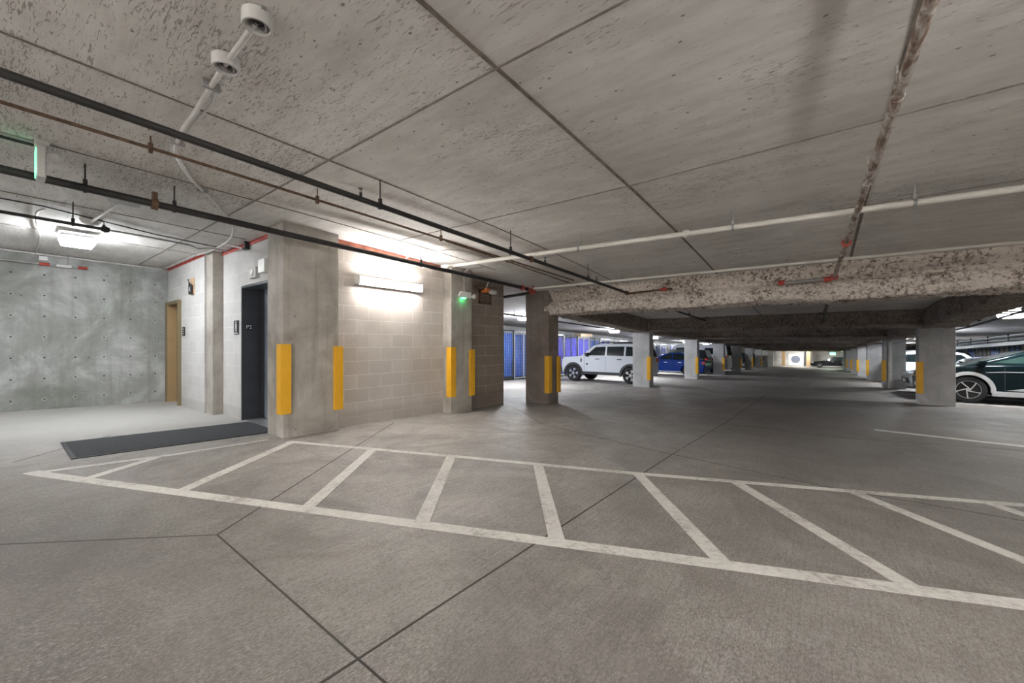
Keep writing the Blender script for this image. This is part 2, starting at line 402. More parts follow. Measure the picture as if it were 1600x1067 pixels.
def copy_tree(o, parent=None):
    c = o.copy(); COL.objects.link(c)
    if parent: c.parent = parent
    for ch in [x for x in bpy.data.objects if x.parent == o]: copy_tree(ch, c)
    return c
def rel(parent):            # children built in world coordinates under an Empty with a plain location
    return Matrix.Translation(-Vector(parent.location))
def part(name, bm, mat, parent, **kw):
    """mesh given in world coordinates, parented to an Empty"""
    bm.transform(Matrix.Translation(-Vector(root_loc(parent))))
    return obj(name, bm, mat, parent, **kw)
def root_loc(o):
    v = Vector(o.location)
    while o.parent: o = o.parent; v = v + Vector(o.location)
    return v
def text_mesh(s, size, mat, parent, name, loc, rot, thick=.001):
    cu = bpy.data.curves.new(name, 'FONT'); cu.body = s; cu.size = size; cu.extrude = thick; cu.align_x = 'CENTER'; cu.align_y = 'CENTER'
    tmp = bpy.data.objects.new(name + '_tmp', cu); COL.objects.link(tmp)
    me = bpy.data.meshes.new_from_object(tmp.evaluated_get(bpy.context.evaluated_depsgraph_get()))
    bpy.data.objects.remove(tmp)
    me.materials.clear(); me.materials.append(mat)
    o = bpy.data.objects.new(name, me); COL.objects.link(o); o.parent = parent; o.location = loc; o.rotation_euler = rot
    return o

# ------------------------------------------------------------------ setting
XL, XR, YR, YF = -13.0, 12.5, -12.0, 72.0
bm = nb()
ys = [YR, 0, 4, 5.2, 6.5, 8, 9, YF]
def slab(bm, zf, th, ys, x0, x1, flip):
    for a, b in zip(ys, ys[1:]):
        lo = (lambda y: zf(y) - th) if not flip else zf
        hi = zf if not flip else (lambda y: zf(y) + th)
        sbox(bm, x0, x1, a, b, lo, hi)
    bmesh.ops.remove_doubles(bm, verts=bm.verts[:], dist=1e-5)
    # drop the internal walls between segments
    seen = {}
    for f in bm.faces:
        k = tuple(sorted(v.index for v in f.verts)); seen.setdefault(k, []).append(f)
    bm.verts.index_update()
slab(bm, fz, .3, ys, XL, XR, False)
floor = struct('floor', bm, M['floor'], 'broom finished concrete garage floor sloping down the aisle')
bm = nb(); slab(bm, cz, .3, [YR, 0, 2.25, 4, 5.2, 6.5, 8, 9, 15, YF], XL, XR, True)
ceiling = struct('ceiling', bm, M['ceiling'], 'board formed concrete ceiling slab')

def strip(bm, pts, w, zf, t0, t1):
    """flat strip following a sloping surface; pts are (x, y)"""
    P = []
    for a, b in zip(pts, pts[1:]):
        n = max(1, int(math.dist(a, b) / .5))
        P += [(a[0] + (b[0] - a[0]) * k / n, a[1] + (b[1] - a[1]) * k / n) for k in range(n)]
    P.append(pts[-1])
    prev = None
    for i, p in enumerate(P):
        q0, q1 = P[max(i - 1, 0)], P[min(i + 1, len(P) - 1)]
        d = Vector((q1[0] - q0[0], q1[1] - q0[1], 0)).normalized(); nrm = Vector((-d.y, d.x, 0)) * w / 2
        ring = []
        for sgn, t in ((-1, t0), (1, t0), (1, t1), (-1, t1)):
            x, y = p[0] + nrm.x * sgn, p[1] + nrm.y * sgn
            ring.append(bm.verts.new((x, y, zf(y) + t)))
        if prev:
            for k in range(4): bm.faces.new((prev[k], prev[(k + 1) % 4], ring[(k + 1) % 4], ring[k]))
        else: bm.faces.new(ring[::-1])
        prev = ring
    bm.faces.new(prev)
# floor joints
for pts, w in (([(-1.36, -6), (-1.36, 40)], .011), ([(-2.93, .83), (4.5, .80)], .009), ([(-2.93, .83), (-4.0, 2.15), (-5.4, 3.9)], .009),
               ([(-2.93, .83), (-3.72, .01), (-7, -3.6)], .008), ([(-5.3, 6.9), (-3.55, 5.45), (-1.7, 4.9), (0.03, 4.55), (1.25, 4.55), (4, 4.6)], .010),
               ([(-1.2, 8.0), (0.3, 7.9), (2.0, 8.5), (5, 8.6)], .012), ([(-6.2, .1), (-7.2, .9)], .008)):
    bm = nb(); strip(bm, pts, w, fz, -.004, .0015)
    struct('control_joint', bm, M['joint'], parent=floor)
# ceiling form seams
for pts, w, mt in (([(-1.47, .3), (-1.47, 8)], .026, 'seam'), ([(-3.36, -6), (-3.36, 8)], .013, 'seam'), ([(-4.95, -6), (-4.95, 5.9)], .009, 'seam'),
                   ([(.37, .3), (.37, 8)], .030, 'seam'), ([(-6.85, -6), (-6.85, 2.3)], .008, 'seam'), ([(-8.7, -6), (-8.7, 2.2)], .008, 'seam'),
                   ([(-10.8, 1.75), (-1.47, 1.76), (3, 1.86)], .015, 'seam_thin'), ([(-5.4, 3.65), (-1.47, 3.76), (4, 3.62)], .013, 'seam_thin'),
                   ([(-5.4, 5.6), (4, 5.5)], .010, 'seam_thin'), ([(-10.8, -.2), (3, -.2)], .012, 'seam_thin'), ([(2.3, -6), (2.3, 8)], .012, 'seam_thin'),
                   ([(-6, 11.5), (2.3, 11.5)], .02, 'seam_thin'), ([(-1.47, 8.6), (-1.47, 14.9)], .02, 'seam')):
    bm = nb(); strip(bm, pts, w, cz, -.006, .004)
    struct('form_seam', bm, M[mt], parent=ceiling)

low = lambda y: fz(y) - .05
hic = lambda y: cz(y) + .05
bm = nb(); sbox(bm, -11.2, -10.9, YR, 2.45, low, hic)
wall_back = struct('wall_back', bm, M['wall_conc'], 'grey poured concrete wall with form tie holes behind the lobby')
# lobby block wall with the openings for the door and the elevator
bm = nb()
sbox(bm, -9.93, -8.50, 2.225, 2.45, low, hic)
sbox(bm, -10.9, -9.93, 2.225, 2.45, lambda y: 2.01, hic)
sbox(bm, -8.40, -7.28, 2.40, 2.65, low, hic)
sbox(bm, -7.28, -5.93, 2.40, 2.65, lambda y: 2.07, hic)
sbox(bm, -6.03, -5.93, 2.40, 2.65, low, lambda y: 2.07)
struct('wall_lobby', bm, M['block_lobby'], 'pale concrete block wall around the lobby doors')
bm = nb(); sbox(bm, -5.90, -5.67, 3.0, 4.2, low, hic); sbox(bm, -5.90, -5.67, 4.2, 5.22, low, hic)
struct('wall_block', bm, M['block_warm'], 'warm grey concrete block wall behind the fluorescent strip light')
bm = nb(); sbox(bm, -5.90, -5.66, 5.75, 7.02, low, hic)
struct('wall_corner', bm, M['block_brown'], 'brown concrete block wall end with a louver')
bm = nb(); sbox(bm, -13, -5.90, 6.8, 7.02, low, hic)
struct('wall_core', bm, M['far_conc'])
bm = nb(); sbox(bm, -12.8, -12.4, 7.02, YF, low, hic)
struct('wall_left', bm, M['far_conc'])
bm = nb(); sbox(bm, 12.0, 12.4, YR, YF, low, hic)
struct('wall_right', bm, M['far_conc'])
bm = nb(); sbox(bm, XL, XR, YF - .3, YF, low, hic)
struct('wall_far', bm, M['far_conc'], 'pale concrete wall at the far end of the aisle')
bm = nb(); sbox(bm, XL, XR, YR, YR + .3, low, hic)
struct('wall_rear', bm, M['far_conc'])
# red fire caulk and white joint as trim
bm = nb(); sbox(bm, -10.9, -8.50, 2.21, 2.225, lambda y: cz(y) - .05, cz); struct('trim_1', bm, M['red_caulk'], 'red fire caulk line at the top of the lobby wall, over the tan door')
bm = nb(); sbox(bm, -8.18, -5.95, 2.385, 2.4, lambda y: cz(y) - .055, cz); struct('trim_2', bm, M['red_caulk'], 'red fire caulk line at the top of the lobby wall, over the elevator')
bm = nb(); sbox(bm, -5.67, -5.645, 3.04, 5.15, lambda y: cz(y) - .075, cz); struct('trim_3', bm, M['rust_caulk'], 'rust red fire caulk at the top of the block wall')
bm = nb(); sbox(bm, -5.68, -5.62, 2.995, 3.02, fz, cz); struct('trim_4', bm, M['white_caulk'], 'white caulked joint beside the wide concrete column')

# ------------------------------------------------------------------ columns
def column(x0, x1, y0, y1, mat, label, group=None, top=None):
    e = empty('concrete_column', ((x0 + x1) / 2, (y0 + y1) / 2, fz((y0 + y1) / 2)), label, 'column', group)
    bm = nb(); sbox(bm, x0, x1, y0, y1, low, hic if top is None else top)
    part('shaft', bm, mat, e, bevel=.012)
    return e
def guard(x, y, sx, sy, label, h0=.30, h1=1.20, w=.085, d=.045, group='yellow corner guards on the columns'):
    """angle guard on a column corner at (x, y); sx, sy point outwards"""
    z = fz(y); e = empty('corner_guard', (x, y, z + h0), label, 'corner guard', group)
    bm = nb()
    t = d
    # plate against the face normal to x, then plate against the face normal to y
    P = [(x + sx * t, y + sy * t), (x + sx * t, y - sy * w), (x, y - sy * w), (x, y), (x - sx * w, y), (x - sx * w, y + sy * t)]
    A = [bm.verts.new((*p, z + h0)) for p in P]; B = [bm.verts.new((*p, z + h1)) for p in P]
    bm.faces.new(A); bm.faces.new(B)
    for i in range(6): bm.faces.new((A[i], A[(i + 1) % 6], B[(i + 1) % 6], B[i]))
    part('angle', bm, M['yellow'], e, bevel=.004)
    for zz in (z + h0 + .12, z + (h0 + h1) / 2, z + h1 - .12) if y < 9 else ():
        bm = nb(); lathe(bm, [(.009, t), (.009, t + .003), (.004, t + .006)], (x, y - sy * w * .5, zz), 'X', 10) if sx > 0 else lathe(bm, [(.009, -t), (.009, -t - .003), (.004, -t - .006)], (x, y - sy * w * .5, zz), 'X', 10)
        part('bolt', bm, M['yellow'], e)
    return e
column(-5.93, -5.45, 2.25, 3.0, M['col_conc'], 'wide grey concrete column between elevator and block wall')
guard(-5.45, 2.25, 1, -1, 'yellow corner guard nearest the elevator, on the wide column', .31, 1.21, group=None)
guard(-5.45, 3.0, 1, 1, 'yellow corner guard on the block wall side of the wide column', .30, 1.20, group=None)
column(-8.50, -8.17, 2.25, 2.45, M['col_conc'], 'narrow pale concrete pilaster between tan door and elevator')
column(-5.90, -5.45, 5.2, 5.76, M['col_conc'], 'concrete column at the end of the lit block wall')
guard(-5.45, 5.2, 1, -1, 'yellow corner guard on the column at the block wall end, near edge', .31, 1.24, group=None)
guard(-5.45, 5.76, 1, 1, 'yellow corner guard on the column below the exit light, far edge', .31, 1.22, group=None)
column(-5.75, -5.08, 8.0, 8.45, M['col_brown'], 'brown stained concrete column under the sprayed beam')
guard(-5.08, 8.0, 1, -1, 'yellow corner guard on near corner of the brown stained column', .27, 1.15, group=None)
guard(-5.08, 8.45, 1, 1, 'yellow corner guard on far corner of the brown stained column', .27, 1.15, group=None)
LY = [15.0, 22.4, 29.7, 37.0, 44.3, 51.6, 58.9, 66.2]
for i, y in enumerate(LY):
    lab = ['pale concrete column in front of the white off-roader tail', 'pale concrete column just past the blue sedan', 'pale concrete column past the white van'][i] if i < 3 else 'pale concrete column far down the left side of the aisle'
    g = None if i < 3 else 'far columns on the left of the aisle'
    column(-5.70, -5.05, y, y + .45, M['col_pale'], lab, g)
    if i < 6:
        guard(-5.05, y, 1, -1, ['yellow corner guard beside the white off-roader tail', 'yellow corner guard on the column past the blue sedan', 'yellow corner guard on the column past the white van'][i] if i < 3 else 'yellow corner guard far down the left side of the aisle', .28, 1.15, group=None if i < 3 else 'far corner guards on the left')
RY = [15.4, 23.0, 30.3, 37.6, 44.9, 52.2, 59.5, 66.8]
for i, y in enumerate(RY):
    lab = ['wide pale concrete column in front of the dark green crossover', 'pale concrete column with a white drain pipe on its edge'][i] if i < 2 else 'pale concrete column far down the right side of the aisle'
    column(2.15, 2.84, y, y + .45, M['col_pale'], lab, None if i < 2 else 'far columns on the right of the aisle')
    if i < 6:
        guard(2.15, y, -1, -1, ['yellow corner guard on the column before the dark crossover', 'yellow corner guard beside the white drain pipe'][i] if i < 2 else 'yellow corner guard far down the right side of the aisle', .30, 1.17, group=None if i < 2 else 'far corner guards on the right')
# white drain pipe on the second right column
e = empty('drain_pipe', (2.36, 22.91, fz(22.9)), 'white vertical drain pipe on the second right column', 'pipe')
bm = nb(); tube(bm, [(2.36, 22.91, fz(22.9) + .01), (2.36, 22.91, cz(22.9) - .62)], .07, 14); part('pipe', bm, M['white_pipe'], e, smooth=True)
bm = nb(); tube(bm, [(2.36, 22.91, fz(22.9) + 1.0), (2.36, 22.91, fz(22.9) + 1.12)], .085, 14); part('coupling', bm, M['white_pipe'], e, smooth=True)

# ------------------------------------------------------------------ sprayed beams
def rough_beam(name, x0, x1, yf, yb, depth, mat, label, group=None, res=.035, amp=.035, groove=False, sag=0):
    """cross beam along X with lumpy sprayed-on fireproofing on front, bottom and back"""
    rng = random.Random(int(yf * 100))
    zt = lambda y: cz(y) + .02
    nx = max(2, int((x1 - x0) / res))
    nz = max(3, int(depth / res)); ny = max(2, int((yb - yf) / res / 1.0))
    prof = [(yf, 1 - k / nz) for k in range(nz)] + [(yf + (yb - yf) * k / ny, 0) for k in range(ny)] + [(yb, k / nz) for k in range(nz + 1)]
    bm = nb(); rows = []
    lump = [[rng.random() for _ in range(len(prof))] for _ in range(nx + 1)]
    for i in range(nx + 1):
        x = x0 + (x1 - x0) * i / nx; row = []
        for j, (y, t) in enumerate(prof):
            n = .5 * lump[i][j] + .25 * (lump[max(i - 1, 0)][j] + lump[i][max(j - 1, 0)])
            a = (n - .5) * 2 * amp + .02 * math.sin(x * 2.3 + j * .5) * (amp / .035)
            z = zt(y) - depth * (1 - t)
            yy, zz = y, z
            front = j < nz; back = j >= nz + ny
            if front:
                bulge = .05 * math.cos((t - .2) * 7) if groove else 0
                if groove and abs(t - .56) < .055: bulge -= .085
                if not groove: bulge = .075 if t < .22 else (-.02 if t < .8 else .03)
                yy = y - a - bulge
            elif back: yy = y + a
            else: zz = z + a
            if t < .12 and (front or back): zz += a * .6
            row.append(bm.verts.new((x, yy, zz + (sag if not front and not back else 0))))
        rows.append(row)
    for A, B in zip(rows, rows[1:]):
        for j in range(len(prof) - 1): bm.faces.new((A[j], A[j + 1], B[j + 1], B[j]))
        bm.faces.new((A[-1], A[0], B[0], B[-1]))
    bm.faces.new(rows[0]); bm.faces.new(rows[-1][::-1])
    o = obj(name, bm, mat, smooth=False)
    for p in o.data.polygons: p.use_smooth = True
    return tag(o, label, 'beam', group)
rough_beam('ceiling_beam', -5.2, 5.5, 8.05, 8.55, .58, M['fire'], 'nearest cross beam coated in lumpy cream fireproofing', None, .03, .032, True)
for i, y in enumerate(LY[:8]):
    rough_beam('ceiling_beam', -5.2, 3.0, y, y + .48, .48, M['fire_shaded'], 'second cross beam, lumpy fireproofing coloured as shaded behind the cream one' if i == 0 else 'dark sprayed cross beam further down the aisle',
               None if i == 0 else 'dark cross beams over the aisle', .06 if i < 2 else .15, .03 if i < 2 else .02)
def long_beam(xa, xb, y0, y1, depth, label, res=.10, amp=.03, group=None):
    rng = random.Random(int(xa * 10 + y0))
    ny = int((y1 - y0) / res); nz = 8; nx = 5
    prof = [(xa, 1 - k / nz) for k in range(nz)] + [(xa + (xb - xa) * k / nx, 0) for k in range(nx)] + [(xb, k / nz) for k in range(nz + 1)]
    bm = nb(); rows = []
    for i in range(ny + 1):
        y = y0 + (y1 - y0) * i / ny; row = []
        for j, (x, t) in enumerate(prof):
            a = (rng.random() - .5) * 2 * amp; z = cz(y) + .02 - depth * (1 - t); xx = x
            if j < nz: xx -= a
            elif j >= nz + nx: xx += a
            else: z += a
            row.append(bm.verts.new((xx, y, z)))
        rows.append(row)
    for A, B in zip(rows, rows[1:]):
        for j in range(len(prof) - 1): bm.faces.new((A[j], A[j + 1], B[j + 1], B[j]))
        bm.faces.new((A[-1], A[0], B[0], B[-1]))
    bm.faces.new(rows[0]); bm.faces.new(rows[-1][::-1])
    o = obj('ceiling_beam', bm, M['fire_shaded'])
    for p in o.data.polygons: p.use_smooth = True
    return tag(o, label, 'beam', group)
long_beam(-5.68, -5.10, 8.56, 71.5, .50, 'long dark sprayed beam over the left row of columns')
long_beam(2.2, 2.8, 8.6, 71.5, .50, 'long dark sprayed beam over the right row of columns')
# deep smooth beam in front of the right hand storage
bm = nb(); sbox(bm, 7.6, 8.1, 9, 71, lambda y: cz(y) - .62, hic)
tag(obj('ceiling_beam', bm, M['cage_dark']), 'smooth dark beam above the storage row on the right', 'beam')

# ------------------------------------------------------------------ tan door and elevator
d1 = empty('door_1', (-10.4, 2.2, fz(2.2)), None, None); d1['kind'] = 'structure'; d1['label'] = 'tan steel door in the corner of the lobby'
zf = fz(2.2)
bm = nb()
box(bm, -10.88, -10.80, 2.17, 2.32, zf, 2.01); box(bm, -9.97, -9.92, 2.17, 2.32, zf, 2.01); box(bm, -10.80, -9.97, 2.17, 2.32, 1.95, 2.01)
part('door_frame', bm, M['door_frame'], d1)
bm = nb(); box(bm, -10.80, -10.785, 2.19, 2.36, zf, 1.95); part('door_jamb', bm, M['door_brown'], d1)
bm = nb(); box(bm, -10.78, -9.97, 2.34, 2.385, zf + .01, 1.95); lf = part('door_leaf', bm, M['door_leaf'], d1)
bm = nb(); tube(bm, [(-10.08, 2.34, .95), (-10.08, 2.29, .95), (-10.20, 2.28, .95)], .011, 8)
bm.transform(Matrix.Translation(-Vector(d1.location))); obj('door_handle', bm, M['galv'], lf, smooth=True)

el = empty('elevator', (-6.65, 2.45, fz(2.4)), 'dark steel elevator doorway at the end of the floor mat', 'elevator')
zf = fz(2.4)
bm = nb()
box(bm, -7.29, -7.26, 2.385, 2.66, zf, 2.06); box(bm, -6.05, -6.02, 2.385, 2.66, zf, 2.06); box(bm, -7.26, -6.05, 2.385, 2.66, 2.03, 2.06)
part('door_frame', bm, M['elev'], el)
bm = nb(); box(bm, -7.26, -7.16, 2.66, 2.70, zf, 2.03); part('door_return', bm, M['elev'], el)
bm = nb(); box(bm, -7.165, -6.61, 2.675, 2.71, zf + .015, 2.03); part('door_panel', bm, M['elev_panel'], el, bevel=.006)
bm = nb(); box(bm, -6.605, -6.05, 2.675, 2.71, zf + .015, 2.03); part('door_panel', bm, M['elev_panel'], el, bevel=.006)
bm = nb(); box(bm, -7.26, -6.05, 2.40, 2.67, zf - .01, zf + .012); part('sill', bm, M['alu'], el)
bm = nb(); box(bm, -7.26, -7.254, 2.43, 2.535, 1.365, 1.465); pl = part('floor_plate', bm, M['black_plastic'], el)
pl['label'] = 'black P2 floor plate'
t = text_mesh('P2', .088, M['white_plastic'], pl, 'floor_number', Vector((-7.2535, 2.483, 1.415)) - Vector(el.location), (PI / 2, 0, PI / 2))

# wall signs and boxes
def plate(name, x0, x1, z0, z1, y, mat, label, cat, th=.012, group=None):
    e = empty(name, ((x0 + x1) / 2, y, (z0 + z1) / 2), label, cat, group)
    bm = nb(); box(bm, x0, x1, y - th, y, z0, z1); part('plate', bm, mat, e, bevel=.004)
    return e
e = plate('door_sign', -9.83, -9.66, 1.30, 1.475, 2.225, M['black_plastic'], 'small black sign on block wall beside the tan door', 'sign')
bm = nb()
for k in range(3): box(bm, -9.79, -9.70, 2.209, 2.213, 1.335 + k * .045, 1.352 + k * .045)
part('lettering', bm, M['grey_plastic'], e)
e = plate('elevator_sign', -7.62, -7.42, 1.30, 1.53, 2.4, M['black_plastic'], 'black pictogram sign on block wall left of the elevator', 'sign')
bm = nb()
lathe(bm, [(.018, 0), (.018, .002)], (-7.52, 2.385, 1.495), 'Y', 12)
box(bm, -7.545, -7.495, 2.385, 2.388, 1.40, 1.475); box(bm, -7.538, -7.523, 2.385, 2.388, 1.345, 1.40); box(bm, -7.517, -7.502, 2.385, 2.388, 1.345, 1.40)
box(bm, -7.60, -7.44, 2.385, 2.388, 1.315, 1.328)
part('pictogram', bm, M['white_plastic'], e)
e = plate('alarm_strobe', -6.87, -6.62, 2.14, 2.30, 2.4, M['grey_plastic'], 'square grey alarm sounder with round lens above the elevator', 'alarm', .05)
bm = nb(); lathe(bm, [(.055, -.05), (.055, -.062), (.04, -.072)], (-6.745, 2.4, 2.22), 'Y', 20); part('lens', bm, M['white_plastic'], e, smooth=True)
e = plate('wall_box', -6.42, -6.20, 2.17, 2.36, 2.4, M['white_plastic'], 'blank white box above the elevator, next to the wide column', 'box', .09)
# broken-open junction in the block wall above the tan door
e = empty('open_wall_box', (-9.15, 2.2, 2.2), 'broken open wall box with bare wiring high above the tan door sign', 'junction box')
bm = nb(); box(bm, -9.27, -9.05, 2.205, 2.225, 2.06, 2.36); part('backing', bm, M['tan'], e)
bm = nb(); box(bm, -9.20, -9.05, 2.165, 2.186, 2.19, 2.23); box(bm, -9.20, -9.06, 2.165, 2.186, 2.06, 2.11); box(bm, -9.20, -9.165, 2.165, 2.186, 2.06, 2.27); box(bm, -9.10, -9.06, 2.165, 2.186, 2.11, 2.19); part('socket', bm, M['black_plastic'], e)
bm = nb(); box(bm, -9.165, -9.10, 2.17, 2.187, 2.11, 2.19); part('outlet', bm, M['white_plastic'], e)
bm = nb(); tube(bm, curve_pts([(-9.22, 2.18, 2.34), (-9.16, 2.15, 2.32), (-9.14, 2.16, 2.28), (-9.19, 2.17, 2.24)]), .008, 6); part('wire', bm, M['black_plastic'], e)
e = empty('beam_clamp', (-6.99, 2.37, cz(2.35) - .05), 'small black clamp at the red caulk line above the elevator', 'clamp')
bm = nb(); box(bm, -7.02, -6.97, 2.33, 2.39, cz(2.35) - .12, cz(2.35)); box(bm, -7.10, -7.02, 2.34, 2.385, cz(2.35) - .12, cz(2.35) - .085); part('jaw', bm, M['black_plastic'], e)
bm = nb(); tube(bm, [(-7.07, 2.33, cz(2.3) - .1), (-7.35, 2.15, cz(2.15) - .02)], .014, 8); part('stub', bm, M['conduit'], e)

# ------------------------------------------------------------------ mat and floor marking
mt = empty('floor_mat', (-6.5, 1.45, fz(1.45)), 'dark charcoal runner mat in front of the elevator', 'mat')
bm = nb()
ysm = [.50, 1.0, 1.5, 2.0, 2.39]
for a, b in zip(ysm, ysm[1:]): sbox(bm, -7.0, -5.98, a, b, lambda y: fz(y) + .001, lambda y: fz(y) + .012)
bmesh.ops.remove_doubles(bm, verts=bm.verts[:], dist=1e-5)
part('pile', bm, M['mat'], mt)
bm = nb()
for x0, x1, y0, y1 in ((-7.04, -7.0, .46, 2.385), (-5.98, -5.94, .46, 2.24), (-7.0, -5.98, .46, .50)): sbox(bm, x0, x1, y0, y1, lambda y: fz(y) + .001, lambda y: fz(y) + .009)
part('rubber_edge', bm, M['black_plastic'], mt)

mk = empty('crosshatch_marking', (-2.3, 2.3, fz(2.3)), 'white painted crosshatched no parking strip across the floor', 'floor marking')
def stripe(pts, w, k=0):
    bm = nb(); strip(bm, pts, w, fz, .0005, .0028 + k * .0006)
    part('stripe', bm, M['paint'], mk)
stripe([(-5.62, .19), (-5.41, .27), (.76, 2.97), (2.6, 3.78)], .105, 0)
stripe([(-5.22, 2.21), (-3.23, 3.06), (-1.44, 3.78), (1.3, 5.05), (2.6, 5.65)], .085, 0)
stripe([(-5.55, .22), (-5.45, 1.2), (-5.5, 2.1)], .075, 1)
stripe([(-4.98, .46), (-5.44, 1.02)], .09, 1)
for a, b in (((-4.03, .90), (-5.16, 2.24)), ((-2.94, 1.38), (-4.09, 2.66)), ((-2.09, 1.72), (-3.19, 3.04)), ((-1.24, 2.06), (-2.30, 3.42)),
             ((-.40, 2.44), (-1.38, 3.78)), ((.36, 2.84), (-.60, 4.14)), ((1.16, 3.35), (.22, 4.55)), ((2.0, 3.6), (1.08, 4.95))):
    stripe([a, b], .10, 1)
# worn parking bay lines
def bay_line(x0, x1, y, label, group, w=.10, y1=None):
    e = empty('bay_line', ((x0 + x1) / 2, y, fz(y)), label, 'floor marking', group)
    bm = nb(); strip(bm, [(x0, y), (x1, y if y1 is None else y1)], w, fz, .0005, .0028); part('line', bm, M['paint'], e)
bay_line(.75, 5.5, 9.2, 'worn white bay line crossing the floor at right', None, .16, 8.5)
for y in (16.6, 19.5, 22.2, 26.6): bay_line(2.0, 7.0, y, 'white bay line among the cars parked on the right', 'bay lines on the right')
for y in (15.0, 18.6, 21.7, 27.0): bay_line(-10.5, -6.0, y + .1, 'white bay line among the cars parked on the left', 'bay lines on the left')

# ------------------------------------------------------------------ pipes and conduits
def lerp(a, b, s): return tuple(p + (q - p) * s for p, q in zip(a, b))
def pipe(name, label, mat, pts, r, hangers=(), heads=(), fits=(), fitmat=None, hmat=None, cat='pipe', n=14, group=None):
    P = [Vector(p) for p in pts]; mid = (P[0] + P[-1]) / 2
    e = empty(name, mid, label, cat, group)
    bm = nb(); tube(bm, pts, r, n); part('pipe_run', bm, mat, e, smooth=True)
    a, b = P[0], P[-1]
    def at(s): return a + (b - a) * s
    for s in hangers:
        p = at(s); bm = nb()
        d = (b - a).normalized() * .012
        tube(bm, [p - d, p + d], r + .008, 14)
        tube(bm, [(p.x, p.y, p.z + r), (p.x, p.y, cz(p.y) + .01)], .006, 8)
        box(bm, p.x - .014, p.x + .014, p.y - .014, p.y + .014, p.z + r, p.z + r + .045)
        part('hanger', bm, hmat or M['galv'], e)
    for s in heads:
        p = at(s); bm = nb()
        tube(bm, [(p.x, p.y, p.z), (p.x, p.y, p.z + r + .035)], .013, 10)
        tube(bm, [(p.x - .012, p.y, p.z + r + .03), (p.x - .012, p.y, p.z + r + .07)], .003, 6); tube(bm, [(p.x + .012, p.y, p.z + r + .03), (p.x + .012, p.y, p.z + r + .07)], .003, 6)
        lathe(bm, [(.022, p.z + r + .07), (.022, p.z + r + .074)], (p.x, p.y, 0), 'Z', 12)
        part('sprinkler_head', bm, hmat or M['galv'], e)
    for s in fits:
        p = at(s); d = (b - a).normalized() * .035
        bm = nb(); tube(bm, [p - d, p + d], r + .012, 14)
        tube(bm, [p - d * .35, p + d * .35], r + .02, 14)
        part('coupling', bm, fitmat or M['red_fit'], e)
    return e
def ext(a, b, s0, s1): return [lerp(a, b, s0), lerp(a, b, s1)]
a, b = (-3.44, .01, 2.59), (-3.13, 8.02, 2.19)
pipe('sprinkler_pipe', 'long black sprinkler pipe running diagonally from upper left to the cream beam', M['black_pipe'], ext(a, b, -.25, 1), .026, (.425, .62, .83), (.405, .70, .86), (.665, .99), M['brown_pipe'], M['black_pipe'])
e = empty('branch_pipe', (-2.8, 7.9, 2.2), 'short rusty branch pipe with red coupling on the cream beam', 'pipe')
bm = nb(); tube(bm, [(-3.13, 8.0, 2.19), (-2.35, 7.98, 2.215)], .02, 10); part('pipe_run', bm, M['brown_pipe'], e, smooth=True)
bm = nb(); tube(bm, [(-2.47, 7.98, 2.21), (-2.35, 7.98, 2.215)], .035, 12); part('coupling', bm, M['red_fit'], e)
bm = nb(); tube(bm, [(-2.35, 7.98, 2.215), (-2.28, 8.06, 2.22)], .02, 10); part('elbow', bm, M['brown_pipe'], e)
pipe('conduit_run', 'thin rusty brown conduit beside the long black sprinkler pipe', M['brown_pipe'], [(-4.17, -2, 2.735), (-4.14, .01, 2.695), (-4.10, 1.24, 2.654), (-3.914, 7.1, 2.427)], .013, (.30, .44, .62, .78), (), (), None, M['brown_pipe'], 'conduit')
pipe('conduit_run', 'thin dark conduit between brown conduit and fluorescent strip light', M['brown_pipe'], [(-4.35, 4.05, 2.66), (-4.3, 5.6, 2.575), (-4.2, 7.9, 2.41)], .011, (.3, .7), (), (), None, M['galv'], 'conduit')
a, b = (-5.23, .02, 2.56), (-4.90, 6.80, 2.314)
pipe('sprinkler_main', 'thick black pipe passing in front of the wide concrete column', M['black_pipe'], ext(a, b, -.4, 1), .034, (.335, .40, .72), (), (.99,), M['red_fit'], M['black_pipe'])
e = empty('sprinkler_branch', (-5.6, 7.2, 2.3), 'black pipe with red elbow at the top of the brown column', 'pipe')
bm = nb(); tube(bm, [(-4.90, 6.84, 2.31), (-4.98, 7.3, 2.29), (-7.5, 7.55, 2.22)], .034, 12); part('pipe_run', bm, M['black_pipe'], e, smooth=True)
bm = nb(); tube(bm, [(-4.91, 6.90, 2.31), (-4.97, 7.25, 2.29), (-5.12, 7.33, 2.29)], .046, 12); tube(bm, [(-4.96, 7.18, 2.29), (-4.96, 7.18, 2.42)], .016, 8); part('elbow', bm, M['red_fit'], e)
pipe('sprinkler_pipe', 'slim black pipe crossing below the lobby ceiling lamp', M['black_pipe'], [(-6.74, -3, 2.57), (-6.72, .03, 2.52), (-6.71, .80, 2.505)], .018, (.93,), (.995,), (.998,), M['black_plastic'], M['black_pipe'])
pipe('conduit_run', 'grey conduit from the slim black pipe to the lobby wall', M['galv'], curve_pts([(-6.71, .82, 2.505), (-6.73, 1.2, 2.50), (-6.78, 1.6, 2.49), (-6.98, 1.75, 2.50), (-7.4, 2.05, 2.62), (-7.7, 2.33, 2.66)]), .011, (), (), (), None, None, 'conduit')
pipe('cable_run', 'thin black cable fixed flat on the lobby ceiling', M['black_plastic'], [(-7.12, -2, cz(-2) - .015), (-7.10, .33, 2.74), (-7.55, 1.4, 2.72), (-7.7, 2.2, 2.71)], .008, (), (), (), None, None, 'cable')
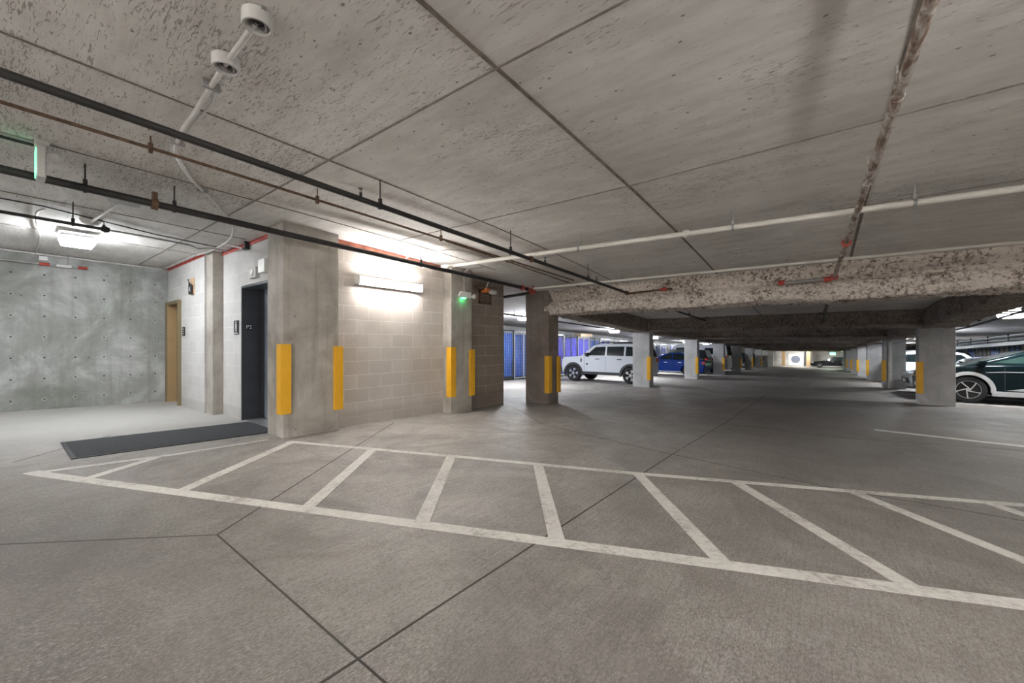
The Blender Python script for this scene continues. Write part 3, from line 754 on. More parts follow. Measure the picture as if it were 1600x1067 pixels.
pipe('cable_run', 'grey cable curving across the ceiling toward the back wall', M['conduit'], curve_pts([(-7.16, .34, 2.72), (-7.5, .30, 2.735), (-8.2, .33, 2.735), (-9.3, .40, 2.735), (-10.86, .42, 2.735)]), .012, (), (), (), None, None, 'cable')
a, b = (-5.12, 4.67, 2.466), (1.336, 5.18, 2.435)
pipe('water_pipe', 'nearest white pipe crossing the ceiling from the block wall to the right', M['white_pipe'], ext(a, b, 0, 1.5), .030, (.26, .45, .60, .70, .93), (), (.4, .72), M['white_pipe'], M['galv'])
a, b = (-4.90, 7.12, 2.345), (1.80, 7.36, 2.345)
e = pipe('water_pipe', 'further white pipe running just in front of the cream beam', M['white_pipe'], [a, b, (2.0, 7.4, 2.34), (2.25, 7.7, 2.30)], .021, (.12, .27, .45, .63, .72, .97), (), (), None, M['galv'])
a, b = (.37, 2.35, 2.58), (.18, 7.98, 2.17)
pipe('drain_line', 'patchy rusty silver pipe running along the ceiling at upper right', M['rust'], ext(a, b, -.5, 1), .027, (.42, .56, .82), (), (.765, .985), M['red_fit'], M['rust'])
e = empty('branch_pipe', (-.15, 7.92, 2.17), 'short silver branch pipe with red ends on the cream beam', 'pipe')
bm = nb(); tube(bm, [(.18, 7.95, 2.17), (-.50, 7.95, 2.15)], .025, 12); part('pipe_run', bm, M['galv'], e, smooth=True)
for x in (.10, -.50):
    bm = nb(); tube(bm, [(x - .045, 7.95, 2.155), (x + .045, 7.95, 2.16)], .042, 12); part('coupling', bm, M['red_fit'], e)
pipe('drain_line', 'dark pipe continuing behind the cream beam toward the second beam', M['black_pipe'], [(.16, 8.6, 2.10), (.08, 14.95, 1.78)], .03, (.9,), (), (), None, M['black_pipe'])
pipe('sprinkler_pipe', 'black pipe under the dark ceiling between the first two beams', M['black_pipe'], [(-3.3, 8.6, 2.2), (-3.1, 14.9, 1.95)], .025, (.3, .7), (), (), None, M['black_pipe'])
# curving conduit with two round boxes
cp = empty('ceiling_conduit', (-3.9, .86, 2.73), 'curving grey conduit linking two round boxes with the lobby wall', 'conduit')
pts = [(-2.18, .78), (-2.41, .785), (-2.64, .79), (-3.05, .81), (-3.42, .83), (-3.72, .84), (-3.92, .86), (-4.22, .91), (-4.74, 1.14), (-5.20, 1.42), (-5.62, 1.66), (-6.12, 1.90), (-6.6, 2.05), (-7.15, 2.15), (-8.0, 2.19), (-8.6, 2.15)]
bm = nb(); tube(bm, curve_pts([(x, y, cz(y) - .03) for x, y in pts], 5), .0145, 12); part('pipe_run', bm, M['conduit'], cp, smooth=True)
bm = nb(); tube(bm, curve_pts([(x, y, cz(y) - .03) for x, y in ((-8.6, 2.13), (-9.6, 2.13), (-10.75, 2.10), (-10.85, 1.9), (-10.85, -3))], 4), .016, 10); part('wall_run', bm, M['conduit'], cp, smooth=True)
bm = nb(); tube(bm, curve_pts([(x, y, cz(y) - .02) for x, y in ((-2.95, .83), (-3.2, .87), (-3.45, .87), (-3.8, .885), (-4.1, .93))], 4), .007, 8); part('second_cable', bm, M['conduit'], cp, smooth=True)
for x, y in ((-2.95, .805), (-3.98, .87), (-5.0, 1.29)):
    bm = nb(); box(bm, x - .012, x + .012, y - .045, y + .045, cz(y) - .048, cz(y))
    part('strap', bm, M['galv'], cp)
def round_box(x, y, label):
    z = cz(y); e = empty('round_ceiling_box', (x, y, z), label, 'junction box', None)
    bm = nb(); lathe(bm, [(.062, 0), (.068, -.002), (.068, -.058), (.064, -.064), (.055, -.064), (.052, -.058), (.050, -.012), (.001, -.012)], (x, y, z), 'Z', 28); part('housing', bm, M['grey_plastic'], e, smooth=True)
    bm = nb(); lathe(bm, [(.030, -.013), (.034, -.020), (.034, -.040), (.024, -.046), (.020, -.038), (.001, -.036)], (x + .006, y, z), 'Z', 20); part('socket', bm, M['black_plastic'], e, smooth=True)
    bm = nb(); tube(bm, curve_pts([(x - .045, y - .01, z - .02), (x - .02, y + .035, z - .05), (x + .02, y + .03, z - .055), (x + .045, y - .005, z - .03)]), .004, 6); part('wire', bm, M['galv'], e)
    for s in (-1, 1):
        bm = nb(); box(bm, x + s * .066 - .012, x + s * .066 + .012, y - .01, y + .01, z - .012, z); part('mounting_lug', bm, M['galv'], e)
    return e
round_box(-2.17, .78, 'larger looking round grey ceiling box at the end of the conduit')
round_box(-2.64, .79, 'round grey ceiling box partway along the conduit')

# ------------------------------------------------------------------ lamps
def ceiling_lamp(x, y, mat, label, group=None, s=1.0, drop=.03, rot=0, light=None):
    z = cz(y) - drop; e = empty('ceiling_lamp', (x, y, z), label, 'lamp', group)
    bm = nb(); frust(bm, (0, 0), .13 * s, .11 * s, -.035, .20 * s, .17 * s, 0); frust(bm, (0, 0), .17 * s, .15 * s, -.055, .17 * s, .15 * s, -.035); h = obj('housing', bm, M['white_plastic'], e, bevel=.004)
    bm = nb(); frust(bm, (0, 0), .15 * s, .13 * s, -.15, .175 * s, .155 * s, -.055); obj('diffuser', bm, mat, e, bevel=.01)
    if drop > .02:
        bm = nb(); box(bm, -.05, .05, -.05, .05, 0, drop + .005); obj('mounting_box', bm, M['grey_plastic'], e)
    e.rotation_euler = (0, 0, rot)
    return e
ceiling_lamp(-8.45, .72, M['lamp_lobby'], 'bright white box lamp on the lobby ceiling', None, 1.15, .05)
# small bits of lobby wiring
e = empty('conduit_box', (-6.05, .88, 2.70), 'shallow grey box on the ceiling under the thick black pipe', 'junction box')
bm = nb(); frust(bm, (-6.0, .87), .10, .12, cz(.87) - .07, .13, .15, cz(.87)); part('cover', bm, M['galv'], e, bevel=.006)
bm = nb(); tube(bm, curve_pts([(-6.1, .84, 2.70), (-6.5, .80, 2.695), (-7.0, .76, 2.695), (-7.35, .74, 2.70)]), .017, 10); part('pipe_run', bm, M['conduit'], e, smooth=True)
bm = nb(); tube(bm, curve_pts([(-5.9, .95, 2.71), (-5.85, 1.2, 2.705), (-5.9, 1.6, 2.695), (-5.98, 2.0, 2.69)]), .010, 8); part('tail_cable', bm, M['black_plastic'], e)
e = empty('round_detector', (-7.40, .74, cz(.74)), 'round grey fitting on the ceiling just above the lobby lamp', 'detector')
bm = nb(); lathe(bm, [(.10, 0), (.10, -.03), (.07, -.075), (.035, -.085), (.03, -.11), (.012, -.115)], (-7.40, .74, cz(.74)), 'Z', 24); part('body', bm, M['grey_plastic'], e, smooth=True)
bm = nb(); lathe(bm, [(.03, -.111), (.022, -.125)], (-7.40, .74, cz(.74)), 'Z', 14); part('tip', bm, M['white_plastic'], e)
e = empty('pipe_clamp', (-5.18, .98, 2.53), 'rust coloured clamp on the thick black pipe near the lobby lamp', 'clamp')
bm = nb(); tube(bm, [(-5.187, .93, 2.527), (-5.184, .98, 2.525)], .055, 14); box(bm, -5.21, -5.16, .935, .975, 2.57, 2.64); part('band', bm, M['brown_pipe'], e)
# sprinkler piping on the back wall
e = empty('wall_pipe', (-10.8, .6, 2.55), 'short white and red pipe assembly at the top of the back wall', 'pipe')
bm = nb(); tube(bm, [(-10.8, -.6, 2.57), (-10.8, 1.05, 2.545)], .018, 10); part('pipe_run', bm, M['galv'], e, smooth=True)
bm = nb(); tube(bm, [(-10.8, .66, 2.551), (-10.8, .84, 2.549)], .027, 10); part('sleeve', bm, M['white_plastic'], e)
for y in (.52, .98):
    bm = nb(); tube(bm, [(-10.8, y - .06, 2.553), (-10.8, y + .06, 2.55)], .028, 10); part('coupling', bm, M['red_fit'], e)
bm = nb(); tube(bm, [(-10.8, .80, 2.53), (-10.8, .80, cz(.8))], .008, 8); part('hanger', bm, M['galv'], e)
bm = nb(); box(bm, -10.9, -10.82, .46, .56, 2.62, 2.69); part('bracket', bm, M['white_plastic'], e)

# fluorescent strip lights: s = +1 faces +X, -1 faces -X
def strip_light(x, yc, z, s, mat, label, group=None):
    st = empty('strip_light', (x, yc, z), label, 'lamp', group)
    bm = nb(); box(bm, *sorted((x, x + .085 * s)), yc - .62, yc + .62, z - .06, z + .075); frust(bm, (x + .03 * s, yc), .03, .62, z - .06, .03, .62, z - .03); part('housing', bm, M['white_plastic'], st, bevel=.006)
    for dz in (.045, -.035):
        bm = nb(); tube(bm, [(x + .105 * s, yc - .58, z + dz), (x + .105 * s, yc + .59, z + dz)], .0165, 14); part('tube', bm, mat, st, smooth=True)
    for y in (yc - .605, yc + .61):
        bm = nb(); box(bm, *sorted((x + .06 * s, x + .15 * s)), y - .014, y + .014, z - .06, z + .07); part('end_cap', bm, M['white_plastic'], st, bevel=.004)
strip_light(-5.67, 3.98, 2.12, 1, M['tube'], 'two tube fluorescent strip light on the block wall')
# further columns of the right row beside and behind the viewer carry strip lights added as unseen fill
for y in (.2, -7.2):
    column(2.15, 2.84, y, y + 1.3, M['col_pale'], 'concrete column beside the viewer', 'columns beside the viewer')
for x, y, sg in ((2.15, .85, -1), (2.15, -6.55, -1), (2.84, .85, 1), (2.84, -6.55, 1)):
    strip_light(x, y, 1.95, sg, M['tube_fill_dim'] if y == .85 and sg < 0 else M['tube_fill'], 'added two tube fill strip light on a column beside the viewer', 'added fill strip lights beside the viewer')
column(-5.93, -5.45, -5.2, -3.9, M['col_conc'], 'concrete column beside the viewer', 'columns beside the viewer')
strip_light(-5.45, -4.55, 1.95, 1, M['tube_fill'], 'added two tube fill strip light on a column beside the viewer', 'added fill strip lights beside the viewer')
e = empty('conduit_run', (-5.4, 4.45, 2.6), 'thin white conduit looping from block wall to ceiling over the strip light', 'conduit')
bm = nb(); tube(bm, curve_pts([(-5.655, 4.25, 2.44), (-5.64, 4.27, 2.56), (-5.50, 4.30, 2.635), (-5.0, 4.40, 2.645), (-4.6, 4.45, 2.64), (-4.45, 4.8, 2.625), (-4.4, 5.4, 2.595)]), .009, 8); part('pipe_run', bm, M['conduit'], e, smooth=True)

# exit light on the column, orange sounder and louver on the brown wall
e = empty('emergency_light', (-5.42, 5.55, 2.08), 'white emergency light with green glow on the column face', 'emergency light')
bm = nb(); box(bm, -5.45, -5.37, 5.40, 5.66, 2.03, 2.15); part('housing', bm, M['white_plastic'], e, bevel=.012)
for y in (5.36, 5.71):
    bm = nb(); lathe(bm, [(.025, 0), (.045, .05), (.045, .075)], (-5.41, y, 2.07), 'X', 16); part('lamp_head', bm, M['white_plastic'], e, smooth=True)
bm = nb(); box(bm, -5.43, -5.385, 5.44, 5.53, 2.018, 2.03); part('green_lens', bm, M['green_small'], e)
bm = nb(); tube(bm, curve_pts([(-5.43, 5.52, 2.15), (-5.43, 5.52, 2.35), (-5.43, 5.53, 2.52), (-5.36, 5.56, 2.585)]), .009, 8); part('conduit', bm, M['white_pipe'], e)
e = empty('alarm_sounder', (-5.5, 6.3, 2.27), 'orange and white alarm device hanging before the brown block wall', 'alarm')
bm = nb(); box(bm, -5.60, -5.46, 6.20, 6.34, 2.22, 2.30); part('body', bm, M['orange'], e, bevel=.01)
bm = nb(); lathe(bm, [(.02, 0), (.05, .07), (.05, .08)], (-5.46, 6.30, 2.22), 'X', 16); lathe(bm, [(.02, 0), (.045, .07)], (-5.50, 6.46, 2.23), 'X', 14); part('horn', bm, M['white_plastic'], e, smooth=True)
bm = nb(); tube(bm, [(-5.56, 5.98, 2.31), (-5.53, 6.20, 2.28)], .02, 10); part('stub', bm, M['brown_pipe'], e)
bm = nb(); tube(bm, curve_pts([(-5.53, 6.28, 2.30), (-5.5, 6.30, 2.42), (-5.45, 6.33, 2.50), (-5.4, 6.4, 2.535)]), .010, 8); part('conduit', bm, M['white_pipe'], e)
e = empty('wall_louver', (-5.65, 6.38, 2.1), 'rusty square louver set in the brown block wall', 'louver')
bm = nb(); box(bm, -5.67, -5.64, 6.18, 6.58, 2.00, 2.04); box(bm, -5.67, -5.64, 6.18, 6.58, 2.24, 2.28); box(bm, -5.67, -5.64, 6.18, 6.22, 2.0, 2.28); box(bm, -5.67, -5.64, 6.54, 6.58, 2.0, 2.28); part('frame', bm, M['louver'], e)
bm = nb()
for k in range(6): 
    z = 2.05 + k * .035; box(bm, -5.665, -5.645, 6.22, 6.54, z, z + .02)
part('slats', bm, M['louver'], e)
# exit sign on the lobby ceiling, seen from its edge
e = empty('exit_sign', (-4.93, .22, cz(.22)), 'ceiling exit sign seen edge on, glowing green on its far side', 'sign')
zc = cz(.22)
bm = nb(); box(bm, -4.98, -4.88, .185, .265, zc - .045, zc); part('canopy', bm, M['grey_plastic'], e, bevel=.004)
bm = nb(); box(bm, -5.03, -4.86, .195, .245, zc - .30, zc - .045); part('case', bm, M['grey_plastic'], e, bevel=.008)
bm = nb(); box(bm, -5.02, -4.87, .189, .195, zc - .28, zc - .07); part('green_face', bm, M['green'], e)
bm = nb(); lathe(bm, [(.018, 0), (.035, .03), (.035, .06), (.02, .075)], (-4.95, .25, zc - .085), 'Y', 16); part('lamp_head', bm, M['white_plastic'], e, smooth=True)
bm = nb(); tube(bm, curve_pts([(-5.0, .19, zc - .02), (-5.0, 0, cz(0) - .02), (-4.9, -.5, cz(-.5) - .02)]), .012, 8); part('cable', bm, M['black_plastic'], e)

# lamps in the parking bays
for i, (x, y) in enumerate(((-8.76, 12.16), (-8.6, 20.0), (-9.2, 28.3), (-9.5, 38), (-9.5, 46))):
    ceiling_lamp(x, y, M['lamp_bay'], ['box lamp over the storage cages seen past the brown column', 'bright box lamp above the white off-roader', 'bright box lamp above the blue sedan'][i] if i < 3 else 'box lamp over the far left parking bays', None if i < 3 else 'far left bay lamps', 1.25)
for i, (x, y) in enumerate(((4.09, 16.7), (4.1, 26), (5.2, 36), (5.2, 45))):
    ceiling_lamp(x, y, M['lamp_bay' if i else 'lamp_right'], 'bright box lamp above the dark green crossover' if i == 0 else 'box lamp over the far right parking bays', None if i == 0 else 'far right bay lamps', 1.25)
ceiling_lamp(-2.0, 69.2, M['lamp_far'], 'lamp lighting the far end wall', 'far end lamps', 2.2)
ceiling_lamp(.8, 62.5, M['lamp_far'], 'lamp lighting the far end wall', 'far end lamps', 1.6)
ceiling_lamp(-8.5, 57, M['lamp_far'], 'box lamp shining between far left columns', None, 1.5, .5)
# fill lamps added out of view, behind and beside the camera
for x, y, s, m in ((-2.6, -3.2, 1.25, 'lamp_fill'), (6.0, 2.0, 1.25, 'lamp_fill'), (3.4, 9.4, 1.25, 'lamp_fill_dim')):
    ceiling_lamp(x, y, M[m], 'added fill box lamp on the ceiling by the viewer', 'added fill lamps near the viewer', s)

# ------------------------------------------------------------------ storage cages
def cage(x, y0, y1, side, mat_t, label, group, framem, door=True):
    """front of a wire storage locker in the plane X = x, facing the aisle (side = +1 faces +X)"""
    yc = (y0 + y1) / 2; z = fz(yc); e = empty('storage_cage', (x, yc, z), label, 'storage cage', group)
    zl = lambda yy: fz(yy) - z
    def lb(bm, xa, xb, ya, yb, za, zb): box(bm, xa, xb, ya - yc, yb - yc, za, zb)
    bm = nb()
    for yy in (y0, y1 - .05): lb(bm, -.025, .025, yy, yy + .05, zl(yy) , 2.2)
    lb(bm, -.025, .025, y0, y1, 2.15, 2.2); lb(bm, -.025, .025, y0, y1, .08, .12); lb(bm, -.02, .02, yc - .02, yc + .02, .1, 2.18)
    obj('frame', bm, framem, e)
    bm = nb()
    n = 11
    for k in range(1, n): yy = y0 + (y1 - y0) * k / n; lb(bm, .012 * side - .003, .012 * side + .003, yy - .0015, yy + .0015, .1, 2.16)
    for k in range(1, 15): zz = .1 + 2.05 * k / 15; lb(bm, .012 * side - .003, .012 * side + .003, y0 + .03, y1 - .03, zz - .0015, zz + .0015)
    obj('wire_mesh', bm, M['cage_grey'], e)
    if mat_t:
        # rippled tarp hung inside the mesh
        bm = nb(); nn = 26; rr = random.Random(int(y0 * 31)); ph = rr.random() * 6
        rows = []
        for i in range(nn + 1):
            yy = y0 + .06 + (y1 - y0 - .12) * i / nn - yc; row = []
            for j in range(9):
                zz = .16 + 1.9 * j / 8
                off = -side * (.05 + .022 * math.sin(yy * 17 + ph + .4 * j) + .012 * math.sin(yy * 39 + j))
                row.append((off, yy, zz))
            rows.append(row)
        for dx in (0, -side * .008):
            V = [[bm.verts.new((p[0] + dx, p[1], p[2])) for p in r] for r in rows]
            for A, B in zip(V, V[1:]):
                for j in range(8): bm.faces.new((A[j], A[j + 1], B[j + 1], B[j]))
        obj('tarp', bm, mat_t, e, smooth=True)
    return e
y = 8.2; i = 0
while y < 44:
    w = 1.45
    if 13.6 < y + w and y < 16.4: tm = M['tarp_blue']
    elif 16.4 <= y < 19.6: tm = M['tarp_violet']
    elif i % 4 == 3: tm = None
    else: tm = M['tarp_blue'] if i % 2 else M['tarp_violet']
    grp = None; lab = None
    if tm is M['tarp_blue']: lab, grp = 'wire storage cage lined with blue tarp along the left wall', 'blue tarped cages on the left'
    elif tm is M['tarp_violet']: lab, grp = 'wire storage cage lined with violet blue tarp along the left wall', 'violet tarped cages on the left'
    else: lab, grp = 'open wire storage cage without tarp along the left wall', 'untarped cages on the left'
    cage(-10.75, y, y + w, 1, tm, lab, grp, M['cage_dark'] if i % 2 else M['cage_grey'])
    y += w + .02; i += 1
y = 18.0; i = 0
while y < 50:
    w = 1.6
    tm = [M['tarp_blue'], None, M['tarp_blue'], None, None][i % 5]
    cage(8.7, y, y + w, -1, tm, 'dark wire storage cage with blue lining on the right' if tm else 'dark open wire storage cage on the right', 'blue lined cages on the right' if tm else 'open cages on the right', M['cage_dark'])
    y += w + .02; i += 1
# boxes kept in and on the cages
def carton(x, y, z, sx, sy, sz, mat, label, group=None):
    e = empty('storage_box', (x, y, z), label, 'box', group)
    bm = nb(); box(bm, -sx, sx, -sy, sy, 0, sz); obj('body', bm, mat, e, bevel=.008)
    bm = nb(); box(bm, -sx - .003, sx + .003, -.03, .03, sz * .5, sz + .002); obj('tape', bm, M['tan'], e)
carton(-10.9, 21.0, fz(21.0) + 2.225, .2, .75, .18, M['card'], 'long cardboard box lying on top of the cages behind the off-roader')
for k in range(7):
    yy = 20.3 + k * .35
    carton(-11.3, yy, fz(yy), .22, .15, .7 + .25 * (k % 3), [M['card'], M['tan'], M['white_plastic']][k % 3], 'box stored inside the open cage behind the off-roader', 'boxes in the open cage')
# pipe rack over the right bays
e = empty('pipe_rack', (7.2, 25, cz(25) - .3), 'twin pipes on hangers above the right hand cars', 'pipe')
for dz in (.16, .30):
    bm = nb(); tube(bm, [(7.25, 14, cz(14) - dz), (7.25, 45, cz(45) - dz)], .03, 8); part('pipe_run', bm, M['cage_dark'], e, smooth=True)
for yy in range(15, 45, 3):
    bm = nb(); box(bm, 7.22, 7.28, yy - .02, yy + .02, cz(yy) - .36, cz(yy) + .01); part('hanger', bm, M['cage_dark'], e)
e = pipe('sprinkler_pipe', 'black pipe along the edge of the right column beam', M['black_pipe'], [(2.98, 9, cz(9) - .50), (2.98, 15, cz(15) - .50), (2.98, 40, cz(40) - .50)], .022, tuple(k / 12 for k in range(1, 12)), (), (), None, M['black_pipe'])
pipe('sprinkler_pipe', 'black pipe over the left bays seen past the brown column', M['black_pipe'], [(-8.2, 7.3, 2.22), (-8.0, 30, 1.5)], .025, (.05, .15, .25), (), (), None, M['black_pipe'])

column(-4.35, -3.95, 70.2, 70.6, M['door_brown'], 'thin tan post before the far end wall', 'posts before the far end wall')
column(-1.45, -1.0, 70.2, 70.6, M['door_brown'], 'thin tan post before the far end wall', 'posts before the far end wall')
column(-1.75, -1.62, 70.9, 71.3, M['cage_dark'], 'narrow dark post beside the white panel on the far wall')
# far end panel and exit sign
e = empty('wall_panel', (-2.75, 71.65, fz(71.6) + .4), 'white panel with blue grey blotch on the far end wall', 'panel')
bm = nb(); box(bm, -3.6, -1.9, 71.64, 71.7, fz(71.6) + .1, fz(71.6) + 1.8); part('board', bm, M['white_plastic'], e)
bm = nb(); lathe(bm, [(.55, 0), (.55, -.02), (.2, -.03)], (-2.75, 71.64, fz(71.6) + 1.0), 'Y', 20); part('blotch', bm, M['car_grey'], e)
e = empty('exit_sign', (1.2, 60.3, cz(60)), 'tiny green exit sign far down the aisle at right', 'sign')
bm = nb(); box(bm, 1.0, 1.5, 60.28, 60.36, cz(60) - .95, cz(60) - .68); part('face', bm, M['green_small'], e)
bm = nb(); box(bm, 1.22, 1.27, 60.3, 60.34, cz(60) - .68, cz(60)); part('stem', bm, M['grey_plastic'], e)

# ------------------------------------------------------------------ cars (nose towards -X, camera side is -Y)
def arc(cx, cz_, r, a0, a1, n=12): return [(cx + r * math.cos(math.radians(a0 + (a1 - a0) * k / n)), cz_ + r * math.sin(math.radians(a0 + (a1 - a0) * k / n))) for k in range(n + 1)]
def wheel(e, x, y, r, w, style, side):
    wr = bpy.data.objects.new('wheel', None)
    bm = nb(); s = side
    lathe(bm, [(r * .62, -w / 2 * s), (r * .93, -w / 2 * s), (r, -w * .32 * s), (r, w * .32 * s), (r * .93, w / 2 * s), (r * .66, w / 2 * s), (r * .62, w * .38 * s)], (0, 0, 0), 'Y', 36, cap=False)
    wo = obj('wheel', bm, M['tyre'], e, smooth=True); wo.location = (x, y, r)
    bm = nb(); lathe(bm, [(r * .66, w * .5 * s), (r * .66, w * .40 * s), (r * .60, w * .30 * s), (r * .15, w * .26 * s), (r * .001, w * .26 * s)], (0, 0, 0), 'Y', 32, cap=False)
    obj('rim', bm, M['rim_dark'] , wo, smooth=True)
    bm = nb(); n = {'star': 5, 'block': 5, 'thin': 10}[style]
    for k in range(n):
        a = 2 * PI * k / n + .3; m = Matrix.Rotation(a, 4, 'Y')
        y0, y1 = sorted((w * .30 * s, w * .47 * s))
        if style == 'block': box(bm, -r * .17, r * .17, y0, y1, r * .42, r * .66, m); box(bm, -r * .05, r * .05, y0, y1, r * .1, r * .45, m)
        elif style == 'star': 
            m2 = m @ Matrix.Translation((r * .10, 0, 0)) @ Matrix.Rotation(.22, 4, 'Y'); box(bm, -r * .035, r * .035, y0, y1, -.02, r * .65, m2)
        else: box(bm, -r * .03, r * .03, y0, y1, r * .1, r * .65, m)
    if style == 'star':
        for k in range(40):
            m = Matrix.Rotation(2 * PI * k / 40, 4, 'Y'); y0, y1 = sorted((w * .34 * s, w * .49 * s)); box(bm, -r * .055, r * .055, y0, y1, r * .63, r * .67, m)
    y0, y1 = w * .28 * s, w * .46 * s
    lathe(bm, [(r * .13, y0), (r * .13, y1), (r * .05, y1)], (0, 0, 0), 'Y', 14)
    obj('spokes', bm, M['rim'], wo)
    return wo
def car(name, label, cat, X0, Ynear, sp, paint, group=None, flip=False):
    Lc, W = sp['L'], sp['W']; hw = W / 2
    yc = Ynear + hw
    e = empty(name, (X0 + Lc / 2, yc, fz(yc)), label, cat, group, (-math.atan(.029), 0, PI if flip else 0))
    ox = -Lc / 2
    xf, xr, r = sp['xf'], sp['xr'], sp['r']; zb = sp['zb']; ra = r * 1.13
    up = sp['upper']                              # lower body outline, nose to tail
    poly = [(x + ox, z) for x, z in up]
    poly += [(sp['L'] - .06 + ox, zb)]
    poly += [(p[0] + ox, p[1]) for p in arc(xr, r, ra, -math.degrees(math.asin((r - zb) / ra)), 180 + math.degrees(math.asin((r - zb) / ra)))]
    poly += [(p[0] + ox, p[1]) for p in arc(xf, r, ra, -math.degrees(math.asin((r - zb) / ra)), 180 + math.degrees(math.asin((r - zb) / ra)))]
    poly += [(.06 + ox, zb)]
    bm = nb(); prism(bm, poly, -hw, hw)
    body = obj('body', bm, paint, e, smooth=True, bevel=.055, seg=3)
    cab = sp['cabin']; belt = min(z for x, z in cab); roof = max(z for x, z in cab)
    tb, tr = hw - .035, hw - sp.get('tumble', .20)
    hwf = lambda z: tb + (tr - tb) * (z - belt) / (roof - belt)
    bm = nb(); prism(bm, [(x + ox, z) for x, z in cab], lambda z: -hwf(z), lambda z: hwf(z))
    obj('cabin', bm, paint if not sp.get('roofmat') else sp['roofmat'], e, smooth=True, bevel=.04, seg=3)
    for wpoly in sp['wins']:
        for s in (-1, 1):
            bm = nb(); P = [(x + ox, z) for x, z in wpoly]
            prism(bm, P, lambda z: s * (hwf(z) - .02), lambda z: s * (hwf(z) + .008)); obj('side_window', bm, sp.get('glass', M['glass']), e)
    def screen(p, q, nm):                         # glass laid on a slanted cabin edge
        (xa, za), (xb, zb_) = p, q
        d = Vector((xb - xa, 0, zb_ - za)); nn = Vector((-d.z, 0, d.x)).normalized()
        if nm == 'rear_window': nn = Vector((d.z, 0, -d.x)).normalized()
        if nn.z < 0: nn = -nn
        bm = nb(); vs = []
        for off in (-.015, .012):
            for t, sgn in ((.06, -1), (.06, 1), (.94, 1), (.94, -1)):
                z = za + d.z * t; y = sgn * (hwf(z) - .07); vs.append(bm.verts.new((xa + d.x * t + ox + nn.x * off, y, z + nn.z * off)))
        for f in ((0, 3, 2, 1), (4, 5, 6, 7), (0, 1, 5, 4), (1, 2, 6, 5), (2, 3, 7, 6), (3, 0, 4, 7)): bm.faces.new([vs[k] for k in f])
        obj(nm, bm, sp.get('glass', M['glass']), e)
    screen(cab[0], cab[1], 'windshield'); screen(cab[-2], cab[-1], 'rear_window')
    bm = nb(); box(bm, .25 + ox, Lc - .25 + ox, -hw + .28, hw - .28, zb + .02, belt - .15); obj('underbody', bm, M['clad'], e)
    for x in (xf, xr):
        for s in (-1, 1): wheel(e, x + ox, s * (hw - .115), r, .23, sp.get('style', 'thin'), s)
    fl = sp.get('flare')
    if fl:
        for x in (xf, xr):
            for s in (-1, 1):
                bm = nb(); o_ = arc(x + ox, r, ra + sp.get('flw', .075), -8, 188, 16); i_ = arc(x + ox, r, ra - .012, -8, 188, 16)
                y0, y1 = s * (hw - .05), s * (hw + .018)
                prism(bm, o_ + i_[::-1], y0, y1); obj('arch_trim', bm, fl, e)
    if sp.get('sill'):
        for s in (-1, 1):
            bm = nb(); box(bm, xf + ra + ox, xr - ra + ox, s * (hw - .05), s * (hw + .014), zb - .01, zb + sp['sillh']); obj('sill', bm, sp['sill'], e, bevel=.01)
    for x in sp.get('handles', ()):
        for s in (-1, 1):
            bm = nb(); box(bm, x + ox, x + .2 + ox, s * (hw - .01), s * (hw + .022), belt - .11, belt - .075); obj('door_handle', bm, sp.get('handmat', paint), e, bevel=.006)
    for x in sp.get('gaps', ()):
        for s in (-1, 1):
            bm = nb(); box(bm, x - .005 + ox, x + .005 + ox, s * (hw - .01), s * (hw + .0015), zb + .14, belt + .0); obj('door_gap', bm, M['clad'], e)
    mx = cab[0][0] + .38
    for s in (-1, 1):
        bm = nb(); frust(bm, (mx + ox, s * (hw + .05)), .05, .075, belt + .02, .07, .10, belt + .17); obj('mirror', bm, sp.get('mirmat', paint), e, bevel=.015)
    hz = sp['hz']
    for s in (-1, 1):
        bm = nb(); box(bm, sp['hx'] - .03 + ox, sp['hx'] + .22 + ox, s * (hw - .45), s * (hw + .004), hz - .06, hz + .06); obj('headlight', bm, M['head_lens'], e, bevel=.015)
        bm = nb(); box(bm, Lc - .16 + ox, Lc + .008 + ox, s * (hw - .32), s * (hw + .004), sp['tz'] - .08, sp['tz'] + .08); obj('tail_light', bm, M['tail_lens'], e, bevel=.015)
    bm = nb(); box(bm, -.01 + ox, .10 + ox, -hw + .3, hw - .3, zb + .12, hz - .10); obj('grille', bm, M['clad'], e, bevel=.02)
    bm = nb(); box(bm, -.02 + ox, .05 + ox, -.26, .26, zb + .16, zb + .27); obj('number_plate', bm, M['white_plastic'], e)
    return e, ox, hw
SUV = dict(L=3.84, W=1.88, xf=.62, xr=3.28, r=.355, zb=.34, hz=.90, hx=.06, tz=1.0, style='block', flare=M['clad'], flw=.085, sill=M['clad'], sillh=.11, handles=(1.69, 2.69), handmat=M['clad'], mirmat=M['black_plastic'], gaps=(1.16, 2.16),
    upper=[(.02, .55), (.0, .78), (.05, 1.02), (.2, 1.08), (.95, 1.13), (3.80, 1.15), (3.84, .95), (3.82, .5)],
    cabin=[(.92, 1.10), (1.54, 1.60), (1.79, 1.66), (3.14, 1.68), (3.64, 1.63), (3.80, 1.12)], tumble=.16,
    wins=[[(1.24, 1.16), (1.66, 1.53), (2.12, 1.55), (2.12, 1.16)], [(2.20, 1.16), (2.20, 1.55), (2.96, 1.56), (2.96, 1.16)], [(3.04, 1.16), (3.04, 1.56), (3.52, 1.53), (3.64, 1.16)]])
def stretched(sp, k):
    q = dict(sp)
    for n in ('L', 'xf', 'xr'): q[n] = sp[n] * k
    for n in ('upper', 'cabin'): q[n] = [(x * k, z) for x, z in sp[n]]
    q['wins'] = [[(x * k, z) for x, z in w] for w in sp['wins']]
    for n in ('handles', 'gaps'): q[n] = tuple(x * k for x in sp.get(n, ()))
    return q
